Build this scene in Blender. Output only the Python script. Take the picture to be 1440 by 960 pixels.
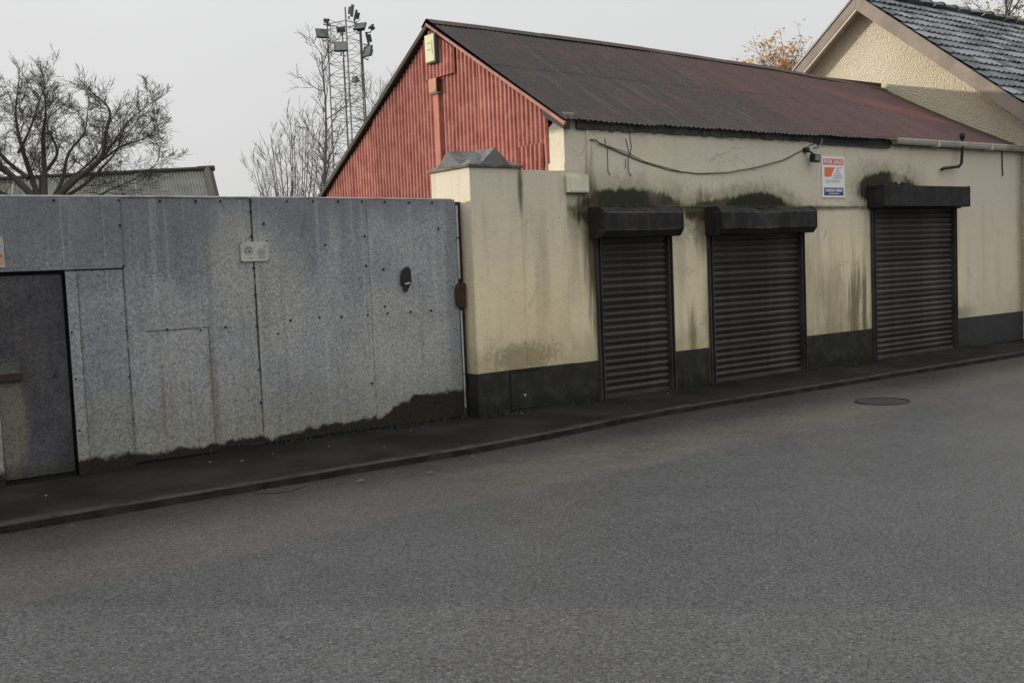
import bpy, bmesh, math, random
from mathutils import Vector, Matrix, noise as mnoise

R = math.radians
scene = bpy.context.scene
col = scene.collection
for o in list(bpy.data.objects):
    bpy.data.objects.remove(o)

# ------------------------------------------------------------------ camera
def make_camera():
    th, pitch, roll = R(53.3), R(4.16), R(2.4)
    F0 = Vector((math.cos(th), math.sin(th), 0)); R0 = Vector((math.sin(th), -math.cos(th), 0)); U0 = Vector((0, 0, 1))
    F = F0*math.cos(pitch) - U0*math.sin(pitch)
    U = U0*math.cos(pitch) + F0*math.sin(pitch)
    rt = R0*math.cos(roll) - U*math.sin(roll)
    up = U*math.cos(roll) + R0*math.sin(roll)
    cd = bpy.data.cameras.new('camera'); cam = bpy.data.objects.new('camera', cd); col.objects.link(cam)
    cd.sensor_width = 36.0; cd.lens = 37.5; cd.clip_start = 0.05; cd.clip_end = 2000
    m = Matrix((rt, up, -F)).transposed().to_4x4()
    m.translation = Vector((0, 0, 1.65))
    cam.matrix_world = m
    scene.camera = cam
make_camera()

# ------------------------------------------------------------------ sky, sun, exposure
SUN_EL, SUN_AZ_X = R(9.6), R(45)           # low winter sun from behind the wall, to the left
sun_dir = Vector((-math.cos(SUN_EL)*math.sin(SUN_AZ_X), math.cos(SUN_EL)*math.cos(SUN_AZ_X), math.sin(SUN_EL)))
W = bpy.data.worlds.new('World'); scene.world = W; W.use_nodes = True
def build_world():
    nt = W.node_tree; nt.nodes.clear()
    N, L = nt.nodes.new, nt.links.new
    out = N('ShaderNodeOutputWorld'); add = N('ShaderNodeAddShader')
    sky = N('ShaderNodeTexSky'); sky.sky_type = 'NISHITA'; sky.sun_disc = False
    sky.sun_elevation = SUN_EL; sky.sun_rotation = -SUN_AZ_X
    sky.dust_density = 4.0; sky.air_density = 1.0
    hsv = N('ShaderNodeHueSaturation'); hsv.inputs['Saturation'].default_value = 0.12
    L(sky.outputs[0], hsv.inputs['Color'])
    b1 = N('ShaderNodeBackground'); b1.inputs['Strength'].default_value = 0.05
    L(hsv.outputs[0], b1.inputs['Color'])
    # overcast veil: even grey, brighter towards the zenith as a cloud layer is
    tc = N('ShaderNodeTexCoord'); sp = N('ShaderNodeSeparateXYZ'); L(tc.outputs['Generated'], sp.inputs[0])
    mx = N('ShaderNodeMath'); mx.operation = 'MAXIMUM'; mx.inputs[1].default_value = 0; L(sp.outputs['Z'], mx.inputs[0])
    sq = N('ShaderNodeMath'); sq.operation = 'MULTIPLY'; L(mx.outputs[0], sq.inputs[0]); L(mx.outputs[0], sq.inputs[1])
    ma = N('ShaderNodeMath'); ma.operation = 'MULTIPLY_ADD'; ma.inputs[1].default_value = 0.95; ma.inputs[2].default_value = 0.585
    L(sq.outputs[0], ma.inputs[0])
    cn = N('ShaderNodeTexNoise'); cn.inputs['Scale'].default_value = 2.2; cn.inputs['Detail'].default_value = 4; L(tc.outputs['Generated'], cn.inputs['Vector'])
    cm = N('ShaderNodeMath'); cm.operation = 'MULTIPLY_ADD'; cm.inputs[1].default_value = 0.16; cm.inputs[2].default_value = 0.92; L(cn.outputs[0], cm.inputs[0])
    mm = N('ShaderNodeMath'); mm.operation = 'MULTIPLY'; L(ma.outputs[0], mm.inputs[0]); L(cm.outputs[0], mm.inputs[1])
    b2 = N('ShaderNodeBackground'); b2.inputs['Color'].default_value = (1.0, 1.0, 1.0, 1)
    L(mm.outputs[0], b2.inputs['Strength'])
    L(b1.outputs[0], add.inputs[0]); L(b2.outputs[0], add.inputs[1]); L(add.outputs[0], out.inputs['Surface'])
build_world()
sl = bpy.data.lights.new('sun', 'SUN'); sl.energy = 2.9; sl.angle = R(1.2); sl.color = (1.0, 0.90, 0.74)
so = bpy.data.objects.new('sun', sl); col.objects.link(so)
so.rotation_euler = sun_dir.to_track_quat('Z', 'Y').to_euler(); so.location = (-20, 30, 20)
vs = scene.view_settings
vs.view_transform = 'Standard'; vs.look = 'None'; vs.exposure = 0.0; vs.gamma = 1.0; vs.use_curve_mapping = False
scene.cycles.max_bounces = 6
scene.cycles.diffuse_bounces = 3

# ------------------------------------------------------------------ node helpers
class S:
    """a socket with arithmetic"""
    def __init__(s, g, k): s.g, s.k = g, k
    def m(s, op, o=None, o2=None): return s.g.math(op, s, o, o2)
    def __add__(s, o): return s.m('ADD', o)
    def __radd__(s, o): return s.m('ADD', o)
    def __sub__(s, o): return s.m('SUBTRACT', o)
    def __rsub__(s, o): return s.g.math('SUBTRACT', o, s)
    def __mul__(s, o): return s.m('MULTIPLY', o)
    def __rmul__(s, o): return s.m('MULTIPLY', o)
    def __truediv__(s, o): return s.m('DIVIDE', o)
    def clamp(s): return s.m('MINIMUM', 1.0).m('MAXIMUM', 0.0)
    def step(s, a, b): return s.g.step(s, a, b)
class G:
    def __init__(g, name, rough=0.8, spec=0.3, metal=0.0):
        g.mat = bpy.data.materials.new(name); g.mat.use_nodes = True
        g.nt = g.mat.node_tree; g.b = g.nt.nodes['Principled BSDF']
        g.b.inputs['Roughness'].default_value = rough; g.b.inputs['Metallic'].default_value = metal
        g.b.inputs['Specular IOR Level'].default_value = spec
        tc = g.nt.nodes.new('ShaderNodeTexCoord'); g.co = tc.outputs['Object']
        sp = g.nt.nodes.new('ShaderNodeSeparateXYZ'); g.nt.links.new(g.co, sp.inputs[0])
        g.x, g.y, g.z = (S(g, sp.outputs[i]) for i in range(3))
    def put(g, sock, v):
        if isinstance(v, S): g.nt.links.new(v.k, sock)
        elif isinstance(v, bpy.types.NodeSocket): g.nt.links.new(v, sock)
        elif v is not None:
            if isinstance(v, (tuple, list)) and len(v) == 3 and len(sock.default_value) == 4: v = (*v, 1)
            sock.default_value = v
    def math(g, op, a, b=None, c=None):
        n = g.nt.nodes.new('ShaderNodeMath'); n.operation = op
        for i, v in enumerate((a, b, c)): g.put(n.inputs[i], v)
        return S(g, n.outputs[0])
    def step(g, v, a, b):
        n = g.nt.nodes.new('ShaderNodeMapRange'); n.interpolation_type = 'SMOOTHSTEP'
        g.put(n.inputs[0], v); g.put(n.inputs[1], a); g.put(n.inputs[2], b)
        return S(g, n.outputs[0])
    def vec(g, x, y, z):
        n = g.nt.nodes.new('ShaderNodeCombineXYZ')
        for i, v in enumerate((x, y, z)): g.put(n.inputs[i], v)
        return S(g, n.outputs[0])
    def noise(g, scale, detail=3, rough=0.55, co=None, dist=0.0):
        n = g.nt.nodes.new('ShaderNodeTexNoise'); g.put(n.inputs['Vector'], co or g.co)
        n.inputs['Scale'].default_value = scale; n.inputs['Detail'].default_value = detail
        n.inputs['Roughness'].default_value = rough; n.inputs['Distortion'].default_value = dist
        return S(g, n.outputs[0])
    def sn(g, sx, sy, sz, detail=3, off=0.0):
        """noise stretched per axis"""
        return g.noise(1.0, detail, co=g.vec(g.x*sx+off, g.y*sy, g.z*sz))
    def voro(g, scale, feat='F1', co=None, out='Distance'):
        n = g.nt.nodes.new('ShaderNodeTexVoronoi'); n.feature = feat; g.put(n.inputs['Vector'], co or g.co)
        n.inputs['Scale'].default_value = scale
        return S(g, n.outputs[out])
    def rnd(g):
        n = g.nt.nodes.new('ShaderNodeObjectInfo'); return S(g, n.outputs['Random'])
    def mix(g, f, a, b):
        n = g.nt.nodes.new('ShaderNodeMix'); n.data_type = 'RGBA'
        g.put(n.inputs[0], f); g.put(n.inputs[6], a); g.put(n.inputs[7], b)
        return S(g, n.outputs[2])
    def bright(g, c, f):
        n = g.nt.nodes.new('ShaderNodeMix'); n.data_type = 'RGBA'; n.blend_type = 'MULTIPLY'
        n.inputs[0].default_value = 1.0
        g.put(n.inputs[6], c); g.put(n.inputs[7], g.vec(f, f, f))
        return S(g, n.outputs[2])
    def color(g, c): g.put(g.b.inputs['Base Color'], c); return g
    def rough(g, r): g.put(g.b.inputs['Roughness'], r); return g
    def bump(g, h, dist=0.01, strength=1.0):
        n = g.nt.nodes.new('ShaderNodeBump'); n.inputs['Distance'].default_value = dist; n.inputs['Strength'].default_value = strength
        g.put(n.inputs['Height'], h); g.nt.links.new(n.outputs[0], g.b.inputs['Normal']); return g
    def blob(g, ca, cb, ra, rb, nz, amp=0.5, soft=0.25, a=None, b=None):
        """soft-edged ragged ellipse in the x/z plane"""
        a = a or g.x; b = b or g.z
        da = (a-ca)/ra; db = (b-cb)/rb
        d = (da*da+db*db).m('SQRT') + (nz-0.5)*amp
        return 1.0 - g.step(d, 1.0-soft, 1.0+soft)

M = {}
def plain(name, c, rough=0.7, var=0.25, scale=8, bump=0.0, spec=0.3, metal=0.0, dirt=None):
    g = G(name, rough, spec, metal)
    n = g.noise(scale, 4)
    cc = g.bright(c, (n-0.5)*(2*var)+1.0)
    if dirt:
        cc = g.mix(g.step(g.noise(scale*0.4, 5), 0.45, 0.7)*0.8, cc, dirt)
    g.color(cc)
    if bump: g.bump(g.noise(scale*6, 3), bump)
    M[name] = g.mat
    return g.mat

def mat_road():
    g = G('asphalt', 0.6, 0.45)
    fine = g.voro(105, out='Color')
    sep = g.nt.nodes.new('ShaderNodeSeparateColor'); g.nt.links.new(fine.k, sep.inputs[0]); f1 = S(g, sep.outputs[0]); f2 = S(g, sep.outputs[1])
    n2 = g.noise(34, 7, 0.88); big = g.noise(0.55, 4); mid = g.noise(3.2, 4)
    tone = f1*0.7+0.58 + (n2-0.5)*3.6
    v3 = g.voro(85, out='Color'); sp3 = g.nt.nodes.new('ShaderNodeSeparateColor'); g.nt.links.new(v3.k, sp3.inputs[0]); f3 = S(g, sp3.outputs[2])
    tone = tone + (f3-0.5)*0.6
    tone = tone + f2.step(0.93, 0.97)*0.9 + (g.noise(13, 4, 0.7)-0.5)*0.45
    # smoother, browner worn strip between the wheel track and the gutter
    edge = g.y - 5.85 - g.x*0.055 + (g.noise(0.9, 4)-0.5)*0.4
    strip = g.step(edge, -0.06, 0.10)
    tone2 = (tone-1.0)*0.7+0.97
    tone = tone + (tone2-tone)*strip
    base = g.mix(strip, (0.074, 0.074, 0.076), (0.096, 0.089, 0.080))
    base = g.mix(g.blob(8.2, 6.6, 2.6, 0.5, mid, 0.9, 0.6, g.x, g.y)*0.5, base, (0.118, 0.107, 0.092))
    patch = g.step(g.noise(0.8, 3, co=g.vec(g.x*0.35, g.y*1.4, 3.0)), 0.50, 0.66)
    base = g.mix(patch*strip*0.7, base, (0.125, 0.114, 0.099))
    # darker towards the kerb, darkest along the gutter
    far = g.step(g.y - g.x*0.04 + (g.noise(1.2, 4)-0.5)*0.5, 6.25, 7.35)
    base = g.mix(far*0.7, base, (0.052, 0.050, 0.049))
    gut = g.step(g.y + (g.noise(2.5, 4)-0.5)*0.6 + g.step(g.x, 6.0, 1.0)*0.15, 6.85, 7.7)
    base = g.mix(gut*0.85, base, (0.035, 0.033, 0.031))
    tone = tone*((big-0.5)*0.55+1.0)*((mid-0.5)*0.35+1.0)
    g.color(g.bright(base, tone))
    g.rough(0.36 + f1*0.16 + (mid-0.5)*0.25)
    g.bump(f3*0.5+n2*0.8, 0.007, 1.0)
    M['asphalt'] = g.mat
def mat_pavement():
    g = G('pavement', 0.85, 0.08)
    n = g.noise(60, 4, 0.7); big = g.noise(1.3, 5); m = g.noise(7, 5)
    c = g.mix(g.step(big, 0.35, 0.7), (0.014, 0.0128, 0.0125), (0.031, 0.0282, 0.027))
    c = g.mix(g.step(m, 0.6, 0.75)*0.5, c, (0.05, 0.046, 0.042))
    c = g.mix(g.step(g.noise(5, 5), 0.58, 0.75)*g.step(g.y, 8.4, 8.8)*0.6, c, (0.024, 0.034, 0.014))
    g.color(g.bright(c, (n-0.5)*1.1+1.0)); g.bump(n*0.6+m, 0.01, 0.8); M['pavement'] = g.mat
def mat_kerb():
    g = G('kerb_concrete', 0.85, 0.08)
    n = g.noise(45, 4, 0.7); m = g.noise(4, 5)
    c = g.mix(g.step(m, 0.35, 0.72), (0.018, 0.0165, 0.016), (0.044, 0.040, 0.038))
    g.color(g.bright(c, (n-0.5)*0.9+1.0)); g.bump(n+m, 0.01, 0.8); M['kerb_concrete'] = g.mat

def plaster(name, kind):
    g = G(name, 0.9, 0.15)
    nz = g.noise(5.5, 6, 0.65); big = g.noise(0.9, 4); fine = g.noise(45, 4, 0.65); streak = g.sn(5.0, 5.0, 0.55, 5); st2 = g.sn(16, 16, 0.9, 4, 7.0)
    c = g.mix(g.step(g.z + (big-0.5)*0.8, 1.4, 2.5), (0.74, 0.65, 0.44), (0.62, 0.565, 0.455))
    c = g.mix(g.step(streak, 0.46, 0.70)*(1.0-g.step(g.z, 2.1, 2.4)*0.75)*0.55, c, (0.41, 0.365, 0.27))
    c = g.mix(g.step(big, 0.52, 0.75)*0.45, c, (0.63, 0.56, 0.41))
    # damp green-brown growth rising from the plinth
    low = 1.0 - g.step(g.z + (nz-0.5)*0.9 + (streak-0.5)*0.5, 0.42, 1.05)
    c = g.mix(low*0.55, c, (0.27, 0.235, 0.13))
    spots = g.step(g.noise(22, 5, 0.7), 0.57, 0.67)*(1.0-g.step(g.z+(nz-0.5)*0.4, 0.58, 0.95))
    c = g.mix(spots*0.6, c, (0.14, 0.125, 0.06))
    c = g.mix(g.step(nz, 0.62, 0.74)*0.28, c, (0.32, 0.285, 0.20))
    black = (0.026, 0.026, 0.019)
    crk = g.voro(1.7, 'DISTANCE_TO_EDGE', co=g.vec(g.x+(nz-0.5)*0.5, g.y, g.z*0.8+(nz-0.5)*0.4))
    c = g.mix((1.0-g.step(crk, 0.002, 0.007))*g.step(big, 0.48, 0.6)*0.55, c, (0.20, 0.18, 0.13))
    pit = g.voro(9, co=g.vec(g.x, g.y, g.z))
    c = g.mix((1.0-g.step(pit, 0.06, 0.12))*g.step(g.noise(2.0, 3), 0.5, 0.6)*0.6, c, (0.20, 0.18, 0.12))
    if kind == 'front':
        rag = g.noise(9, 6, 0.72)
        for cx, cz, rx, rz in ((8.34, 2.19, 0.84, 0.25), (10.25, 2.17, 1.02, 0.17), (10.50, 2.19, 0.60, 0.22), (13.27, 2.47, 0.70, 0.24)):
            c = g.mix(g.blob(cx, cz, rx*1.22, rz*1.45, rag, 1.2, 0.5)*0.6, c, (0.16, 0.15, 0.075))
            c = g.mix(g.blob(cx, cz, rx, rz, g.sn(14, 14, 4, 6), 0.55, 0.12)*0.96, c, black)
        # sooty drip marks down the reveals and under the ledge
        for cx, cz, rx, rz, f in ((7.76, 1.75, 0.09, 0.75, 0.9), (12.46, 0.85, 0.10, 0.5, 0.7), (12.70, 0.85, 0.05, 0.60, 0.8), (12.58, 1.15, 0.05, 0.3, 0.6), (9.52, 2.0, 0.16, 0.34, 0.7), (9.66, 0.9, 0.12, 0.4, 0.35), (11.55, 1.1, 0.2, 0.5, 0.3), (12.05, 0.9, 0.3, 0.5, 0.35), (15.3, 0.62, 0.25, 0.10, 0.6), (9.3, 0.75, 0.06, 0.3, 0.6), (7.66, 2.0, 0.05, 0.6, 0.35)):
            c = g.mix(g.blob(cx, cz, rx, rz, g.sn(24, 24, 2.0, 6, 3.0), 2.2, 0.6)*f, c, (0.075, 0.055, 0.03))
        # lighter rain-washed runs below the eave
        for cx in (13.55, 14.45, 8.75):
            c = g.mix(g.blob(cx, 2.78, 0.16, 0.36, nz, 0.9, 0.6)*0.45, c, (0.66, 0.60, 0.44))
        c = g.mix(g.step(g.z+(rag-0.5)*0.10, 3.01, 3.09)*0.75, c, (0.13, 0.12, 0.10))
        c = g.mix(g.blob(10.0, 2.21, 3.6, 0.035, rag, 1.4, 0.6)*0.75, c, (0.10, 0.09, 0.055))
        # right of the last door the wall was repainted in a flatter paler coat
        c = g.mix(g.step(g.x, 14.9, 15.5)*0.6, c, (0.57, 0.52, 0.43))
        c = g.mix(g.step(g.x+(nz-0.5)*0.2, 16.7, 16.95)*0.45, c, (0.12, 0.11, 0.08))
    if kind == 'yard':
        c = g.mix(g.blob(6.80, 2.45, 0.035, 0.26, nz, 0.9, 0.6)*0.85, c, (0.09, 0.085, 0.06))
        c = g.mix(g.blob(6.95, 0.95, 0.5, 0.5, nz, 0.9, 0.6)*0.4, c, (0.66, 0.54, 0.33))
        c = g.mix(g.blob(6.75, 0.66, 0.42, 0.16, g.noise(24, 6, 0.75), 3.0, 0.4)*0.6, c, (0.17, 0.145, 0.08))
        c = g.mix(g.step(st2, 0.55, 0.75)*0.25, c, (0.34, 0.30, 0.21))
    g.color(g.bright(c, (fine-0.5)*0.32+1.0)); g.bump(nz*1.2+fine*0.35, 0.012, 0.7); M[name] = g.mat

def mat_plinth():
    g = G('plinth_paint', 0.8, 0.08)
    n = g.noise(6, 6, 0.65); f = g.noise(40, 3)
    c = g.mix(g.step(n, 0.4, 0.7), (0.030, 0.0295, 0.027), (0.046, 0.045, 0.040))
    c = g.mix((1.0-g.step(g.z+(n-0.5)*0.5, 0.12, 0.35))*0.75, c, (0.018, 0.021, 0.012))
    c = g.mix(g.step(g.x, 14.5, 15.5)*0.6, c, (0.062, 0.062, 0.066))
    c = g.mix(g.step(g.noise(11, 6, 0.75), 0.60, 0.70)*0.45, c, (0.085, 0.075, 0.058))
    c = g.mix(g.step(g.sn(9, 9, 1.2, 5), 0.55, 0.7)*0.4, c, (0.022, 0.024, 0.015))
    g.color(g.bright(c, (f-0.5)*0.5+1.0)); g.bump(n+f*0.3, 0.01, 0.6); M['plinth_paint'] = g.mat

def mat_gate():
    g = G('galvanised_sheet', 0.65, 0.12, 0.0)
    spg = g.voro(75, out='Color'); sep = g.nt.nodes.new('ShaderNodeSeparateColor'); g.nt.links.new(spg.k, sep.inputs[0]); s1 = S(g, sep.outputs[0])
    fine = g.noise(46, 5, 0.8); big = g.noise(0.9, 5, 0.6); mid = g.noise(4.5, 5, 0.65); streak = g.sn(4.0, 4.0, 0.5, 5); st2 = g.sn(11, 11, 0.45, 5, 4.0)
    r = g.rnd()
    grey = g.mix(g.step(big, 0.35, 0.68), (0.265, 0.275, 0.285), (0.325, 0.330, 0.330))
    blue = (0.182, 0.194, 0.213)
    c = grey
    # smooth bluish damp areas that the chalky bloom has not covered
    wet = 0.9*g.step(g.z + (mid-0.5)*0.35 + (streak-0.5)*0.6 - (g.x-3.2).m('MAXIMUM', 0.0)*0.10, 1.72, 2.1)
    c = g.mix(wet, c, blue)
    for cx, cz, rx, rz, f in ((2.35, 2.0, 1.0, 0.4, 0.8), (3.28, 1.95, 0.28, 0.42, 0.85), (4.35, 1.95, 0.27, 0.36, 0.9), (4.9, 1.8, 0.14, 0.7, 0.55), (6.03, 1.3, 0.10, 1.5, 0.7), (5.2, 1.7, 0.12, 0.3, 0.4), (2.45, 1.3, 0.25, 0.5, 0.4)):
        c = g.mix(g.blob(cx, cz, rx, rz, mid, 0.8, 0.3)*f, c, blue)
    for cx, cz, rx, rz, f in ((3.72, 1.8, 0.26, 0.46, 0.65), (4.12, 1.45, 0.30, 0.55, 0.5), (5.35, 1.0, 0.6, 0.45, 0.45), (3.1, 1.1, 0.3, 0.4, 0.3)):
        c = g.mix(g.blob(cx, cz, rx, rz, mid, 0.8, 0.45)*f, c, (0.36, 0.355, 0.325))
    c = g.mix(g.step(st2, 0.54, 0.68)*0.32, c, (0.125, 0.135, 0.148))
    c = g.mix(g.step(streak, 0.56, 0.72)*0.35, c, (0.34, 0.34, 0.32))
    c = g.mix(g.step(g.noise(2.2, 5), 0.52, 0.66)*0.2, c, (0.135, 0.146, 0.165))
    run = g.sn(26, 26, 0.35, 3, 9.0)
    c = g.mix(g.step(run, 0.57, 0.70)*0.36, c, (0.38, 0.385, 0.375))
    c = g.mix(g.step(g.sn(30, 30, 0.4, 3, 2.0), 0.62, 0.72)*(1.0-g.step(g.z, 0.4, 1.3))*0.6, c, (0.16, 0.105, 0.05))
    # grime, rust and painted edge-lip shadow in the joints between the sheets
    jn = g.noise(14, 5, 0.7)
    def joint(a, at, b0, b1, f, b):
        e = (a-at+(jn-0.5)*0.006).m('ABSOLUTE'); m_ = (1.0-g.step(e, 0.003, 0.011))*g.step(b, b0-0.01, b0)*(1.0-g.step(b, b1, b1+0.01))
        return m_*g.step(jn, 0.30, 0.5)*f
    for at, b0, b1, f in ((2.735, 0.1, 1.75, 0.85), (2.748, 1.75, 2.34, 0.35), (3.435, 0.1, 1.21, 0.8), (3.889, 0.1, 2.34, 0.95), (5.057, 0.1, 2.34, 0.45), (2.366, 0.1, 1.74, 0.6)):
        c = g.mix(joint(g.x, at, b0, b1, f, g.z), c, (0.05, 0.042, 0.034))
    c = g.mix(joint(g.z, 1.209, 2.9, 3.44, 0.7, g.x), c, (0.05, 0.042, 0.034))
    c = g.mix(g.blob(3.45, 0.62, 0.045, 0.55, jn, 0.8, 0.6)*0.5, c, (0.17, 0.15, 0.11))
    # yellowed lower part with dark rot along the foot
    yl = 1.0-g.step(g.z + (mid-0.5)*0.5 + (streak-0.5)*0.3, 0.25, 0.95)
    c = g.mix(yl*0.5, c, (0.215, 0.205, 0.145))
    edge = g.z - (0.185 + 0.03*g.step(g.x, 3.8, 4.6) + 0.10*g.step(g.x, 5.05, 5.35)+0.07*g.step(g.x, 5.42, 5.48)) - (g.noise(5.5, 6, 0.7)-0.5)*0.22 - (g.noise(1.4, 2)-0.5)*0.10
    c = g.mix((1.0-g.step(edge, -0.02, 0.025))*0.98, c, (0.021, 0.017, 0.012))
    # rust weeping below the bolt
    c = g.mix(g.blob(1.86, 0.72, 0.035, 0.2, mid, 0.8, 0.6)*0.5, c, (0.20, 0.12, 0.05))
    tone = (s1-0.5)*0.45 + (fine-0.5)*2.25 + 1.0
    tone = 1.0 + (tone-1.0)*(1.0-wet*0.45)
    g.color(g.bright(c, tone*((r-0.5)*0.14+1.0)))
    g.rough(0.6+(mid-0.5)*0.3); g.bump(fine*0.4+mid, 0.004, 0.6); M['galvanised_sheet'] = g.mat
    # the door leaf is duller and darker steel
    g = G('dull_steel', 0.65, 0.12)
    fine = g.noise(48, 5, 0.8); mid = g.noise(3.5, 5, 0.65); streak = g.sn(7, 7, 0.6, 4)
    c = g.mix(g.step(mid, 0.35, 0.7), (0.055, 0.056, 0.061), (0.088, 0.086, 0.092))
    c = g.mix(g.step(streak, 0.52, 0.7)*0.4, c, (0.12, 0.105, 0.085))
    c = g.mix(g.blob(1.80, 0.55, 0.12, 0.42, mid, 0.8, 0.4)*0.75, c, (0.17, 0.165, 0.125))
    c = g.mix((1.0-g.step(g.z+(mid-0.5)*0.3, 0.12, 0.3))*0.7, c, (0.035, 0.035, 0.022))
    g.color(g.bright(c, (fine-0.5)*3.0+1.0)); g.bump(fine*0.4+mid, 0.004, 0.6); M['dull_steel'] = g.mat

def mat_redsheet():
    g = G('red_oxide_sheet', 0.75, 0.25)
    n = g.noise(5, 6, 0.65); st = g.sn(1, 22, 0.8, 4); f = g.noise(60, 3); r = g.rnd()
    c = g.mix(g.step(n, 0.38, 0.68), (0.27, 0.065, 0.050), (0.36, 0.112, 0.088))
    c = g.mix(g.step(st, 0.55, 0.72)*0.45, c, (0.52, 0.24, 0.19))
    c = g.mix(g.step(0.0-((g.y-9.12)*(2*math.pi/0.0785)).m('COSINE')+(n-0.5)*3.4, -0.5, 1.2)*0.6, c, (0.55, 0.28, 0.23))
    c = g.mix(g.step(g.noise(9, 6, 0.7), 0.66, 0.74)*0.5, c, (0.14, 0.055, 0.03))
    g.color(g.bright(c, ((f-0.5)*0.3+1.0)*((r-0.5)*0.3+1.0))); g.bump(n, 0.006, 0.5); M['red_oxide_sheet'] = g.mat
def mat_roofsheet():
    g = G('weathered_roof_sheet', 0.82, 0.22)
    n = g.noise(3.2, 6, 0.65); big = g.noise(0.5, 4); st = g.sn(11, 0.9, 0.9, 5); f = g.noise(42, 4, 0.7); r = g.rnd()
    c = g.mix(g.step(g.x + (big-0.5)*6.0 + (st-0.5)*2.5, 9.0, 13.0), (0.056, 0.050, 0.047), (0.094, 0.058, 0.054))
    c = g.mix(g.step(n, 0.52, 0.72)*0.5, c, (0.046, 0.043, 0.042))
    c = g.mix(g.step(st, 0.55, 0.70)*0.5, c, (0.115, 0.102, 0.098))
    # band where the old red paint shows through
    band = g.blob(15.55, 10.15, 1.2, 0.24, n, 1.5, 0.6, g.x, g.y + (g.x-15.55)*0.35)
    c = g.mix(band*0.65, c, (0.19, 0.075, 0.07))
    c = g.mix(g.step(g.noise(15, 5, 0.7), 0.64, 0.72)*band*0.8, c, (0.34, 0.22, 0.20))
    c = g.mix(g.step(g.noise(2.6, 6, 0.7), 0.50, 0.66)*0.55, c, (0.125, 0.058, 0.048))
    c = g.mix(g.step(g.noise(13, 6, 0.75), 0.56, 0.70)*0.5, c, (0.14, 0.122, 0.112))
    c = g.mix(g.step(g.noise(8, 6, 0.75), 0.58, 0.70)*0.55, c, (0.045, 0.038, 0.038))
    # lichen and moss along the eave and the far verge
    eave = 1.0-g.step(g.y + (n-0.5)*0.5, 8.72, 9.05)
    c = g.mix(eave*0.45, c, (0.065, 0.062, 0.058))
    c = g.mix(g.step(g.x+(n-0.5)*0.5, 16.45, 16.8)*0.85, c, (0.055, 0.052, 0.026))
    g.color(g.bright(c, ((f-0.5)*1.7+1.0)*((r-0.5)*0.10+1.0))); g.bump(f*0.6+n, 0.006, 0.6); M['weathered_roof_sheet'] = g.mat
def mat_shutter():
    g = G('shutter_paint', 0.5, 0.22)
    n = g.sn(3, 3, 3, 5); f = g.noise(55, 4, 0.7); r = g.rnd(); st = g.sn(14, 14, 1.2, 4)
    c = g.mix(g.step(n, 0.35, 0.7), (0.043, 0.037, 0.035), (0.076, 0.067, 0.063))
    c = g.mix(g.step(st, 0.55, 0.72)*0.4, c, (0.082, 0.072, 0.064))
    c = g.mix(g.step(g.noise(26, 5, 0.7), 0.66, 0.74)*0.5, c, (0.10, 0.06, 0.04))
    g.color(g.bright(c, ((f-0.5)*0.7+1.0)*((r-0.5)*0.45+1.0))); g.rough(0.5+n*0.25); g.bump(n+f*0.3, 0.003, 0.5); M['shutter_paint'] = g.mat
    g = G('shutter_box_paint', 0.65, 0.12)
    n = g.noise(5, 6, 0.65); f = g.noise(60, 3)
    c = g.mix(g.step(n, 0.4, 0.7), (0.020, 0.0195, 0.020), (0.040, 0.0375, 0.0365))
    c = g.mix(g.step(g.noise(18, 6, 0.7), 0.64, 0.72)*0.6, c, (0.10, 0.092, 0.08))
    c = g.mix(g.step(g.sn(16, 16, 1.5, 4), 0.55, 0.7)*0.4, c, (0.06, 0.052, 0.045))
    fold = 1.0-g.step(((g.z-2.156).m('ABSOLUTE')).m('MINIMUM', (g.z-1.966).m('ABSOLUTE')) + (n-0.5)*0.012, 0.003, 0.010)
    c = g.mix(fold*g.step(n, 0.4, 0.6)*0.5, c, (0.10, 0.095, 0.088))
    g.color(g.bright(c, (f-0.5)*0.5+1.0)); g.bump(n+f*0.3, 0.006, 0.5); M['shutter_box_paint'] = g.mat
def mat_dash():
    g = G('yellow_pebbledash', 0.9, 0.15)
    v = g.voro(38, 'SMOOTH_F1'); n = g.noise(44, 4, 0.65); big = g.noise(1.1, 4)
    c = g.mix(g.step(big, 0.35, 0.7), (0.71, 0.63, 0.475), (0.78, 0.70, 0.545))
    c = g.mix(g.step(n, 0.44, 0.34)*0.6, c, (0.54, 0.46, 0.31))
    g.color(c); g.bump((1.0-v)*0.8+n*1.3, 0.034, 1.0); M['yellow_pebbledash'] = g.mat
def mat_tile():
    g = G('concrete_roof_tile', 0.42, 0.5)
    n = g.noise(9, 5, 0.65); f = g.noise(45, 4, 0.7); r = g.rnd()
    c = g.mix(g.step(n*0.5+r*0.5, 0.3, 0.75), (0.050, 0.054, 0.060), (0.150, 0.156, 0.168))
    c = g.mix(g.step(g.noise(20, 5), 0.6, 0.72)*0.4, c, (0.10, 0.10, 0.085))
    g.color(g.bright(c, ((f-0.5)*0.8+1.0)*((r-0.5)*0.9+1.0))); g.rough(0.30+n*0.25); g.bump(n+f*0.4, 0.004, 0.6); M['concrete_roof_tile'] = g.mat
def mat_shed():
    g = G('shed_sheet', 0.8, 0.2)
    n = g.noise(1.5, 5); st = g.sn(9, 9, 0.8, 4); r = g.rnd()
    c = g.mix(g.step(n, 0.35, 0.7), (0.145, 0.15, 0.125), (0.205, 0.21, 0.18))
    c = g.mix(g.step(st, 0.55, 0.7)*0.4, c, (0.09, 0.09, 0.075))
    g.color(g.bright(c, (r-0.5)*0.25+1.0)); M['shed_sheet'] = g.mat
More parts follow.
